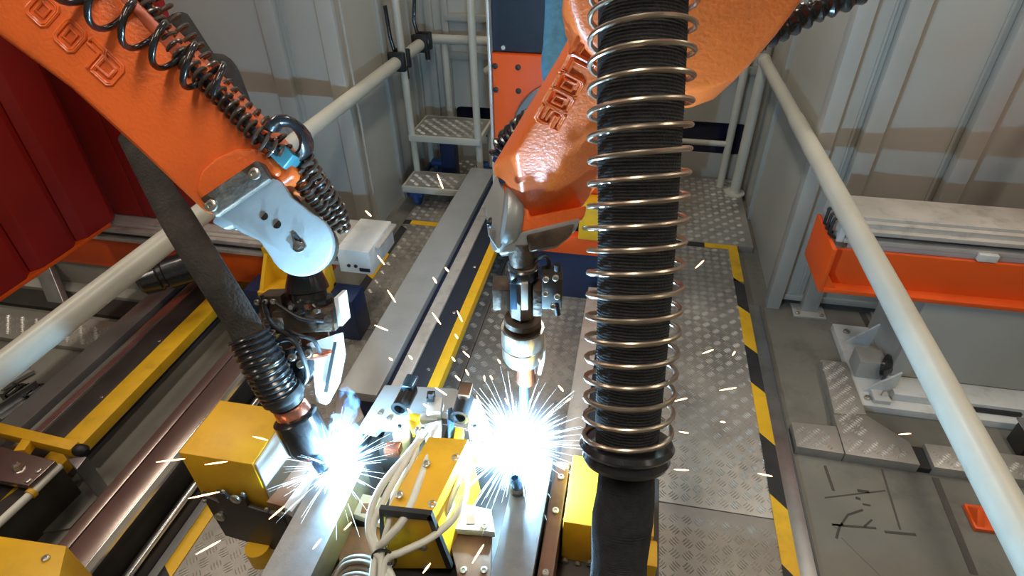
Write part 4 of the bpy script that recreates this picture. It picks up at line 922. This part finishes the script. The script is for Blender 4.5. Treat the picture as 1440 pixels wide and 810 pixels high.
# right yellow block behind the hose
yr = thing('yellow_box', 'yellow box cover right of the right tube, behind the hanging hose', 'yellow box', (0.05, 0.85, 0.82), 'yellow box covers')
bx('cover', -0.062, 0.155, 0.80, 1.0, 0.83, 1.0, yellow, yr, 0.005)
bx('lower_cover', 0.02, 0.165, 0.735, 0.80, 0.83, 0.985, yellow, yr, 0.005)
bx('base_plate', -0.10, 0.17, 0.70, 1.0, 0.80, 0.83, dark_steel, yr, 0.003)
bolts([(-0.052, 0.795, 0.838), (-0.018, 0.795, 0.831), (0.013, 0.795, 0.849)], (0, -1, 0), 0.010, 0.008, yr)
rp = thing('backing_plate', 'rusty backing plate between right tube and yellow box', 'plate', (-0.085, 0.8, 0.82))
bx('plate', -0.104, -0.068, 0.62, 0.99, 0.82, 0.975, rust_plate, rp, 0.003)
bx('front_plate', -0.104, -0.064, 0.585, 0.618, 0.82, 0.93, dark_steel, rp, 0.003)
bolts([(-0.086, 0.68, 0.975), (-0.086, 0.84, 0.975), (-0.086, 0.94, 0.975)], (0, 0, 1), 0.009, 0.007, rp)
# centre: grey base plate with cut-outs
gp = thing('fixture_plate', 'grey fixture plate with rounded cut-out behind the clamps', 'plate', (-0.609, 1.125, 0.950))
MB().prism([(-0.676, 1.190, 0.960), (-0.455, 1.214, 0.960), (-0.383, 1.185, 0.960), (-0.305, 1.061, 0.960), (-0.462, 0.957, 0.960), (-0.572, 1.007, 0.960), (-0.593, 1.040, 0.960), (-0.626, 1.035, 0.960), (-0.636, 1.012, 0.960), (-0.687, 1.018, 0.960)], (0, 0, -0.03)).build('plate', grey_plate, gp, 0.003)
bolts([(-0.613, 1.059, 0.960), (-0.645, 1.072, 0.960)], (0, 0, 1), 0.008, 0.006, gp)
bx('support', -0.62, -0.38, 0.98, 1.16, 0.82, 0.93, dark_steel, gp, 0.004)
rk = thing('brown_block', 'dark brown bracket left of the grey fixture plate', 'bracket', (-0.778, 1.110, 0.900))
MB().prism([(-0.826, 1.161, 0.940), (-0.758, 1.148, 0.940), (-0.699, 1.074, 0.940), (-0.722, 1.015, 0.940), (-0.781, 1.046, 0.940)], (0, 0, -0.05)).build('bracket', rust_plate, rk, 0.003)
bx('foot', -0.80, -0.70, 0.99, 1.09, 0.82, 0.89, dark_steel, rk, 0.003)
# two pneumatic clamps
def clamp(label, du, dv, flip):
    t = thing('pneumatic_clamp', label, 'clamp', (-0.545, 1.044, 0.960) if not flip else (-0.379, 1.061, 0.960), 'pneumatic clamps')
    a, b = ((-0.547, 1.104, 1.060), (-0.550, 1.019, 1.060)) if not flip else ((-0.383, 1.102, 1.060), (-0.378, 1.019, 1.060))
    dd = (V(b)-V(a)).normalized(); Ln = (V(b)-V(a)).length
    MB().lathe(a, dd, [(0, 0.020), (Ln*0.1, 0.024), (Ln*0.9, 0.024), (Ln, 0.026), (Ln, 0.016), (Ln*0.8, 0.014)], 24).build('cylinder', black_gloss, t)
    o = V(b)
    MB().obox(V(a)+Vector((0, 0, 0.022)), dd, dd.cross(Vector((0,0,1))), (0,0,1), 0.05, 0.034, 0.014).build('cap', blue_steel if not flip else rust_plate, t, 0.003)
    return t, V(a), V(b)
c1, a1, b1 = clamp('black cylinder pneumatic clamp on the left of the fixture centre', 0, 0, False)
MB().prism([(-0.564, 1.025, 1.030), (-0.528, 1.039, 1.030), (-0.511, 0.970, 1.000), (-0.541, 0.940, 1.000), (-0.565, 0.981, 1.000)], (0, 0, -0.05)).build('body', white_plate, c1, 0.004)
MB().prism([(-0.518, 0.997, 1.050), (-0.481, 0.994, 1.050), (-0.494, 0.962, 1.050)], (0, 0, -0.03)).build('yellow_finger', yellow, c1, 0.002)
MB().prism([(-0.535, 1.038, 1.030), (-0.498, 1.039, 1.030), (-0.497, 1.024, 1.030), (-0.524, 1.019, 1.030)], (0, 0, -0.03)).build('yellow_block', yellow, c1, 0.002)
bolts([(-0.543, 0.989, 1.025), (-0.544, 0.969, 1.000), (-0.528, 0.982, 1.000)], (0, 0, 1), 0.006, 0.006, c1, black)
MB().obox((-0.543, 0.930, 1.000), SIDE, (0,1,0), (0,0,1), 0.04, 0.03, 0.03).build('foot_block', copper, c1, 0.003)
c2, a2, b2 = clamp('black cylinder pneumatic clamp on the right of the fixture centre', 0, 0, True)
MB().prism([(-0.373, 1.125, 1.020), (-0.354, 1.134, 1.020), (-0.302, 1.054, 1.000), (-0.278, 0.967, 0.990), (-0.329, 0.953, 0.990), (-0.359, 1.026, 1.020)], (0, 0, -0.05)).build('body', white_plate, c2, 0.004)
MB().prism([(-0.391, 1.012, 1.030), (-0.366, 1.011, 1.030), (-0.362, 0.982, 1.030), (-0.384, 0.974, 1.030)], (0, 0, -0.03)).build('yellow_finger', yellow, c2, 0.002)
MB().prism([(-0.422, 1.044, 1.060), (-0.409, 1.055, 1.060), (-0.387, 0.996, 1.020), (-0.398, 0.965, 1.020)], (0, 0, -0.05)).build('lever', blue_steel, c2, 0.003)
bolts([(-0.342, 1.038, 1.010), (-0.343, 0.991, 1.000), (-0.309, 1.001, 0.995)], (0, 0, 1), 0.006, 0.006, c2, black)
# valve block between the clamps
vb = thing('valve_block', 'white valve block with black fittings between the two clamps', 'valve block', (-0.477, 1.083, 0.960))
b0 = V((-0.461, 1.055, 1.040))
MB().obox(b0, SIDE, (-0.177,0.984,0), (0,0,1), 0.04, 0.055, 0.04).build('body', white_plate, vb, 0.003)
MB().obox(V((-0.477, 1.075, 1.060)), SIDE, (-0.177,0.984,0), (0,0,1), 0.022, 0.03, 0.03).build('black_head', black_gloss, vb, 0.003)
MB().obox(V((-0.465, 1.050, 1.100)), SIDE, (-0.177,0.984,0), (0,0,1), 0.014, 0.012, 0.02).build('connector', black, vb, 0.002)
MB().obox(V((-0.472, 1.032, 1.020)), SIDE, (-0.177,0.984,0), (0,0,1), 0.05, 0.03, 0.03).build('manifold', alu, vb, 0.003)
MB().prism([(-0.475, 0.998, 1.040), (-0.430, 1.022, 1.040), (-0.410, 0.920, 1.020), (-0.408, 0.811, 1.020), (-0.430, 0.811, 1.020), (-0.441, 0.914, 1.020)], (0, 0, -0.02)).build('long_arm', white_plate, vb, 0.003)
for q in ((-0.477, 0.960, 1.050), (-0.461, 0.842, 1.040), (-0.377, 0.937, 1.030)):
    MB().lathe(q, (0, -0.2, 1), [(-0.02, 0.007), (0.0, 0.007), (0.002, 0.010), (0.014, 0.010), (0.016, 0.005)], 12).build('fitting', nickel, vb)
MB().obox(V((-0.386, 0.940, 1.000)), SIDE, (0,1,0), (0,0,1), 0.055, 0.05, 0.03).build('copper_block', copper, vb, 0.003)
bx('riser', -0.50, -0.42, 0.93, 1.06, 0.93, 1.0, dark_steel, vb, 0.003)
# yellow wedge housing
wd = thing('wedge_housing', 'yellow wedge shaped housing below the valve block', 'housing', (-0.442, 0.788, 0.820))
yf = 0.70
fp = [(-0.465, 0.700, 1.078), (-0.356, 0.700, 1.092), (-0.335, 0.700, 0.874), (-0.492, 0.700, 0.821)]
back = [Vector((p[0]+0.03, 0.93, p[2]-0.0)) for p in [V(q) for q in fp]]
MB().loft([[V(q) for q in fp], back]).build('cover', yellow, wd, 0.004)
MB().prism([(-0.473, 0.694, 1.102), (-0.349, 0.694, 1.114), (-0.346, 0.694, 1.090), (-0.470, 0.694, 1.074)], (0, 0.012, 0)).build('front_edge', black, wd)
MB().prism([(-0.349, 0.694, 1.114), (-0.318, 0.694, 0.891), (-0.333, 0.694, 0.886), (-0.360, 0.694, 1.100)], (0, 0.012, 0)).build('front_edge', black, wd)
MB().prism([(-0.473, 0.694, 1.102), (-0.468, 0.694, 1.081), (-0.494, 0.694, 0.832), (-0.510, 0.694, 0.826)], (0, 0.012, 0)).build('front_edge', black, wd)
zt = (V(fp[0]).z + V(fp[1]).z)/2 + 0.002
bolts([(V(fp[0]).x+0.02, 0.745, zt), (V(fp[1]).x-0.005, 0.735, zt), (V(fp[0]).x+0.055, 0.84, zt), (V(fp[1]).x+0.012, 0.87, zt)], (0, 0, 1), 0.010, 0.006, wd)
bolts([(-0.385, 0.698, 0.963), (-0.387, 0.698, 0.871)], (0, -1, 0), 0.010, 0.006, wd)
MB().prism([(-0.382, 0.917, 1.000), (-0.366, 0.916, 1.000), (-0.363, 0.780, 1.000), (-0.384, 0.776, 1.000)], (0, 0, -0.12)).build('side_strip', white_plate, wd, 0.003)
# plates around the housing
for lab, pts, m_ in (('rusty base plate left of the yellow wedge housing', [(-0.642, 0.749, 0.900), (-0.532, 0.761, 0.900), (-0.474, 0.647, 0.900), (-0.573, 0.617, 0.900)], rust_plate),
                     ('rusty base plate right of the yellow wedge housing', [(-0.360, 0.788, 0.900), (-0.241, 0.793, 0.900), (-0.218, 0.681, 0.900), (-0.293, 0.667, 0.900)], rust_plate),
                     ('pale slotted cross plate beside the right tube', [(-0.407, 0.852, 0.930), (-0.255, 0.845, 0.930), (-0.230, 0.785, 0.930), (-0.364, 0.773, 0.930)], white_plate),
                     ('pale cross plate beside the left tube', [(-0.646, 0.831, 0.930), (-0.540, 0.828, 0.930), (-0.524, 0.756, 0.930), (-0.637, 0.776, 0.930)], white_plate)):
    t = thing('base_plate', lab, 'plate', Vector([sum(c)/4 for c in zip(*pts)]), 'plates under the clamps')
    MB().prism(pts, (0, 0, -0.025)).build('plate', m_, t, 0.003)
    ctr = Vector([sum(c)/4 for c in zip(*pts)])
    bolts([lerp(pts[2], ctr, 0.35), lerp(pts[3], ctr, 0.35)], (0, 0, 1), 0.009, 0.006, t)
    MB().box(ctr.x-0.03, ctr.x+0.03, ctr.y-0.03, ctr.y+0.03, 0.82, ctr.z-0.026).build('spacer', dark_steel, t)
    if m_ is white_plate: MB().obox(lerp(pts[2], ctr, 0.8)+Vector((0,0,0.0005)), SIDE, (-0.177,0.984,0), (0,0,1), 0.022, 0.028, 0.003).build('slot', rust_plate, t)
# white air hoses
HO = [('white air hose bowing furthest left over the wedge housing', [(-0.446, 0.976, 1.060), (-0.470, 0.863, 1.080), (-0.499, 0.765, 1.080), (-0.505, 0.692, 1.050), (-0.478, 0.644, 1.020), (-0.447, 0.626, 1.000), (-0.403, 0.582, 0.980)], 0.0085),
      ('white air hose second from the left over the wedge housing', [(-0.460, 0.959, 1.060), (-0.469, 0.828, 1.080), (-0.482, 0.744, 1.070), (-0.492, 0.677, 1.040), (-0.464, 0.638, 1.010), (-0.421, 0.579, 0.980)], 0.0085),
      ('thick white air hose crossing the yellow wedge top', [(-0.427, 0.955, 1.060), (-0.413, 0.805, 1.080), (-0.415, 0.700, 1.080), (-0.447, 0.656, 1.050), (-0.473, 0.643, 1.010), (-0.465, 0.576, 0.970)], 0.0095),
      ('white air hose sweeping in from the right clamp', [(-0.338, 0.907, 1.030), (-0.304, 0.809, 1.050), (-0.311, 0.738, 1.050), (-0.353, 0.682, 1.040), (-0.408, 0.644, 1.030), (-0.443, 0.628, 1.010), (-0.440, 0.575, 0.980)], 0.0085),
      ('short white air hose dropping beside the right clamp', [(-0.370, 0.921, 1.040), (-0.332, 0.850, 1.050), (-0.334, 0.791, 1.040), (-0.348, 0.756, 1.000), (-0.356, 0.722, 0.960)], 0.008),
      ('thin white air hose running beside the valve block', [(-0.468, 0.948, 1.060), (-0.453, 0.852, 1.070), (-0.469, 0.772, 1.060), (-0.455, 0.698, 1.060), (-0.460, 0.650, 1.020), (-0.443, 0.575, 0.980)], 0.007)]
for lab, pts, r_ in HO:
    o = MB().tube(catmull(pts, 10), r_, 12).build('air_hose', white_hose, None)
    tag(o, lab, 'hose', 'white air hoses')
tie = thing('cable_tie', 'black tie gathering the white air hoses', 'cable tie', (-0.449, 0.627, 1.010))
MB().tube([V((-0.450, 0.630, 1.010)) + Vector((math.cos(a)*0.028, math.sin(a)*0.010, math.sin(a)*0.02)) for a in [R(20*k) for k in range(18)]], 0.003, 6, closed=True).build('band', black, tie)
MB().obox(V((-0.430, 0.617, 1.020)), SIDE, (0,1,0), (0,0,1), 0.010, 0.006, 0.006).build('lock_head', black, tie, 0.001)
cable_brown = mat('brown_cable', (0.12, 0.085, 0.055), 0.55, 0, 0.25, 20)
for k in range(5):
    q = catmull([(-0.571, 0.597, 0.950), (-0.555, 0.635, 0.960), (-0.511, 0.645, 0.970), (-0.471, 0.631, 0.970), (-0.444, 0.590, 0.950)], 8)
    o = MB().tube([p + Vector((0.004*k, -0.013*k, 0.004*math.sin(k*2))) for p in q], 0.007, 10).build('brown_cable', cable_brown, None)
    tag(o, 'brown rubber cable in the loop at the bottom of the fixture', 'cable', 'brown cables at the fixture front')

# =================================================================== WELDING ARCS, SPRAY AND SPARKS
def arc_thing(label, p, seed, n, lmax):
    rnd = random.Random(seed)
    t = thing('welding_arc', label, 'welding arc', p, 'welding arcs')
    c = V(p) + Vector((0, 0, 0.012))
    # plasma: an irregular lobed ball of burning gas
    bm = bmesh.new(); bmesh.ops.create_icosphere(bm, subdivisions=3, radius=1.0)
    for v_ in bm.verts:
        f = 1 + 0.35*math.sin(v_.co.x*5+seed)*math.sin(v_.co.y*4) + 0.2*math.sin(v_.co.z*7+seed*2)
        v_.co = c + Vector((v_.co.x*0.015*f, v_.co.y*0.015*f, max(v_.co.z, -0.4)*0.015*f))
    b = MB(); b.bm.free(); b.bm = bm
    b.build('plasma', arc_m, t)
    # spray of molten droplets: streaks thrown out in all upward directions
    b = MB()
    for k in range(n):
        a = rnd.uniform(0, 2*math.pi); e = rnd.gauss(0.25, 0.5)
        e = max(-0.15, min(1.45, e))
        d_ = Vector((math.cos(a)*math.cos(e), math.sin(a)*math.cos(e), math.sin(e)))
        L_ = lmax*(0.15 + 1.15*rnd.random()**2.6); s0 = 0.012 + rnd.random()*L_*0.25
        dr = Vector((0, 0, -0.9))
        pts = []
        for q in range(5):
            s = s0 + (L_-s0)*q/4
            pts.append(c + d_*s + dr*s*s)
        w = rnd.uniform(0.00014, 0.00042)
        b.tube(pts, [w, w*1.2, w, w*0.7, w*0.3], 4)
    o = b.build('spray', spark_w, t, smooth=False); o['kind'] = 'stuff'
    return t
al_ = arc_thing('blue white welding arc at the left tube', ARC_L, 3, 380, 0.15)
ar_ = arc_thing('blue white welding arc at the right tube', ARC_R, 5, 560, 0.21)
# bloom around each arc, imitated by an emitting volume with thin fume
def bloom_volume(parent, p, radius, dens, emit, col_):
    m = bpy.data.materials.new('arc_bloom'); m.use_nodes = True
    nt = m.node_tree; N = nt.nodes; L = nt.links
    for n_ in list(N): N.remove(n_)
    out = N.new('ShaderNodeOutputMaterial'); pv = N.new('ShaderNodeVolumePrincipled')
    tc_ = N.new('ShaderNodeTexCoord'); gr_ = N.new('ShaderNodeTexGradient'); gr_.gradient_type = 'SPHERICAL'
    mp = N.new('ShaderNodeMapping'); mp.inputs['Scale'].default_value = (1/radius,)*3
    L.new(tc_.outputs['Object'], mp.inputs['Vector']); L.new(mp.outputs['Vector'], gr_.inputs['Vector'])
    pw = N.new('ShaderNodeMath'); pw.operation = 'POWER'; pw.inputs[1].default_value = 3.2
    L.new(gr_.outputs['Fac'], pw.inputs[0])
    m1 = N.new('ShaderNodeMath'); m1.operation = 'MULTIPLY'; m1.inputs[1].default_value = dens
    m2 = N.new('ShaderNodeMath'); m2.operation = 'MULTIPLY'; m2.inputs[1].default_value = emit
    L.new(pw.outputs[0], m1.inputs[0]); L.new(pw.outputs[0], m2.inputs[0])
    L.new(m1.outputs[0], pv.inputs['Density']); L.new(m2.outputs[0], pv.inputs['Emission Strength'])
    pv.inputs['Color'].default_value = (0.7, 0.85, 1, 1); pv.inputs['Emission Color'].default_value = (*col_, 1)
    L.new(pv.outputs['Volume'], out.inputs['Volume'])
    bm = bmesh.new(); bmesh.ops.create_icosphere(bm, subdivisions=3, radius=radius)
    me = bpy.data.meshes.new('bloom_cloud'); bm.to_mesh(me); bm.free(); me.materials.append(m)
    o = link('bloom_cloud', me, parent); o.location = (0, 0, 0.015); o['kind'] = 'stuff'
bloom_volume(al_, ARC_L, 0.14, 0.6, 42.0, (0.26, 0.60, 1.0))
bloom_volume(ar_, ARC_R, 0.19, 0.6, 42.0, (0.26, 0.60, 1.0))
# fume drifting up beside the left nozzle
fm = thing('weld_fume', 'wisp of blue welding fume rising beside the left nozzle', 'fume', (-0.655, 0.868, 1.030))
m = bpy.data.materials.new('fume'); m.use_nodes = True
nt = m.node_tree; N = nt.nodes; L = nt.links
for n_ in list(N): N.remove(n_)
out = N.new('ShaderNodeOutputMaterial'); pv = N.new('ShaderNodeVolumePrincipled')
nz = N.new('ShaderNodeTexNoise'); nz.inputs['Scale'].default_value = 22; nz.inputs['Detail'].default_value = 4; nz.inputs['Distortion'].default_value = 1.6
tc_ = N.new('ShaderNodeTexCoord'); L.new(tc_.outputs['Object'], nz.inputs['Vector'])
cr_ = N.new('ShaderNodeMapRange'); cr_.inputs['From Min'].default_value = 0.48; cr_.inputs['From Max'].default_value = 0.72; cr_.inputs['To Max'].default_value = 16.0
L.new(nz.outputs['Fac'], cr_.inputs['Value']); L.new(cr_.outputs['Result'], pv.inputs['Density'])
pv.inputs['Color'].default_value = (0.35, 0.62, 1.0, 1)
L.new(pv.outputs['Volume'], out.inputs['Volume'])
MB().tube(catmull([(-0.649, 0.847, 1.030), (-0.644, 0.884, 1.070), (-0.661, 0.909, 1.110), (-0.645, 0.935, 1.150), (-0.659, 0.958, 1.190)], 6), [0.02, 0.03, 0.036, 0.04, 0.042, 0.043, 0.044, 0.044, 0.042, 0.04, 0.038, 0.036, 0.034, 0.032, 0.03, 0.03, 0.03, 0.03, 0.03, 0.03, 0.028, 0.025, 0.02, 0.015, 0.01], 12).build('wisp', m, fm)
# single sparks flying clear of the arcs
SP = [(-0.583, 1.103, 1.636), (-0.569, 1.098, 1.626), (-0.445, 1.226, 1.681), (-0.428, 1.208, 1.654), (-0.533, 1.042, 1.459), (-0.511, 1.028, 1.436), (-0.554, 0.987, 1.392), (-0.522, 0.985, 1.382), (-0.565, 1.086, 1.526), (-0.546, 1.076, 1.508),
      (-0.429, 1.079, 1.484), (-0.419, 1.072, 1.473), (-0.403, 1.098, 1.503), (-0.394, 1.093, 1.495), (-0.364, 1.042, 1.420), (-0.349, 1.029, 1.399), (-0.422, 1.029, 1.416), (-0.399, 1.016, 1.394), (-0.512, 0.947, 1.330), (-0.503, 0.945, 1.324),
      (-0.365, 0.975, 1.331), (-0.356, 0.970, 1.323), (-0.340, 0.988, 1.342), (-0.323, 0.982, 1.331), (-0.329, 0.963, 1.307), (-0.320, 0.956, 1.296), (-0.352, 0.950, 1.296), (-0.339, 0.945, 1.286), (-0.284, 0.963, 1.296), (-0.281, 0.955, 1.285),
      (-0.270, 0.965, 1.296), (-0.263, 0.960, 1.288), (-0.396, 0.925, 1.273), (-0.367, 0.919, 1.258), (-0.229, 0.939, 1.252), (-0.219, 0.931, 1.239), (-0.155, 0.972, 1.362), (-0.146, 0.967, 1.353), (-0.107, 0.980, 1.277), (-0.094, 0.974, 1.266),
      (0.293, 1.116, 1.193), (0.334, 1.127, 1.199), (0.240, 1.163, 1.269), (0.266, 1.174, 1.277), (0.412, 1.008, 1.023), (0.449, 1.010, 1.017), (0.303, 1.069, 1.129), (0.316, 1.070, 1.128), (0.199, 1.289, 1.444), (0.218, 1.304, 1.460),
      (0.181, 1.079, 1.171), (0.213, 1.089, 1.177), (0.202, 1.035, 1.109), (0.226, 1.037, 1.106), (0.200, 0.976, 1.031), (0.236, 0.981, 1.030), (-1.033, 0.702, 1.130), (-0.967, 0.719, 1.136), (-0.918, 0.719, 1.125), (-0.866, 0.733, 1.131),
      (-0.847, 0.593, 1.193), (-0.784, 0.613, 1.204), (-0.786, 0.505, 1.145), (-0.739, 0.531, 1.168), (-0.813, 0.779, 1.179), (-0.777, 0.780, 1.172), (-0.646, 0.574, 1.203), (-0.618, 0.595, 1.224), (0.807, 1.206, 1.023), (0.839, 1.213, 1.025),
      (-0.288, 0.638, 1.203), (-0.274, 0.660, 1.229), (-0.217, 0.570, 1.180), (-0.199, 0.595, 1.209), (-0.297, 0.518, 1.213), (-0.285, 0.531, 1.228), (-0.492, 0.588, 1.186), (-0.479, 0.600, 1.198), (-0.528, 0.531, 1.202), (-0.514, 0.545, 1.218),
      (-0.139, 0.918, 1.203), (-0.122, 0.930, 1.214), (-0.086, 0.959, 1.244), (-0.076, 0.967, 1.252), (-0.309, 0.904, 1.225), (-0.294, 0.897, 1.211), (0.337, 1.252, 1.196), (0.343, 1.260, 1.205), (-0.440, 0.852, 1.270), (-0.429, 0.847, 1.261),
      (-0.405, 0.865, 1.279), (-0.390, 0.862, 1.271), (-0.256, 0.991, 1.327), (-0.248, 0.986, 1.319), (-0.466, 0.959, 1.334), (-0.457, 0.955, 1.327), (-0.293, 0.918, 1.273), (-0.283, 0.909, 1.258), (-0.363, 1.008, 1.375), (-0.355, 1.003, 1.367)]
for k in range(0, len(SP), 2):
    a, b_ = V(SP[k]), V(SP[k+1]); r_ = 0.0019 if (b_-a).length > 0.02 else 0.0023
    o = MB().tube([a, a.lerp(b_, 0.25), a.lerp(b_, 0.7), b_], [r_*0.35, r_*0.8, r_, r_*0.5], 6).build('spark', spark_m)
    tag(o, 'orange glowing spark flying clear of the welding arcs', 'spark', 'flying sparks')
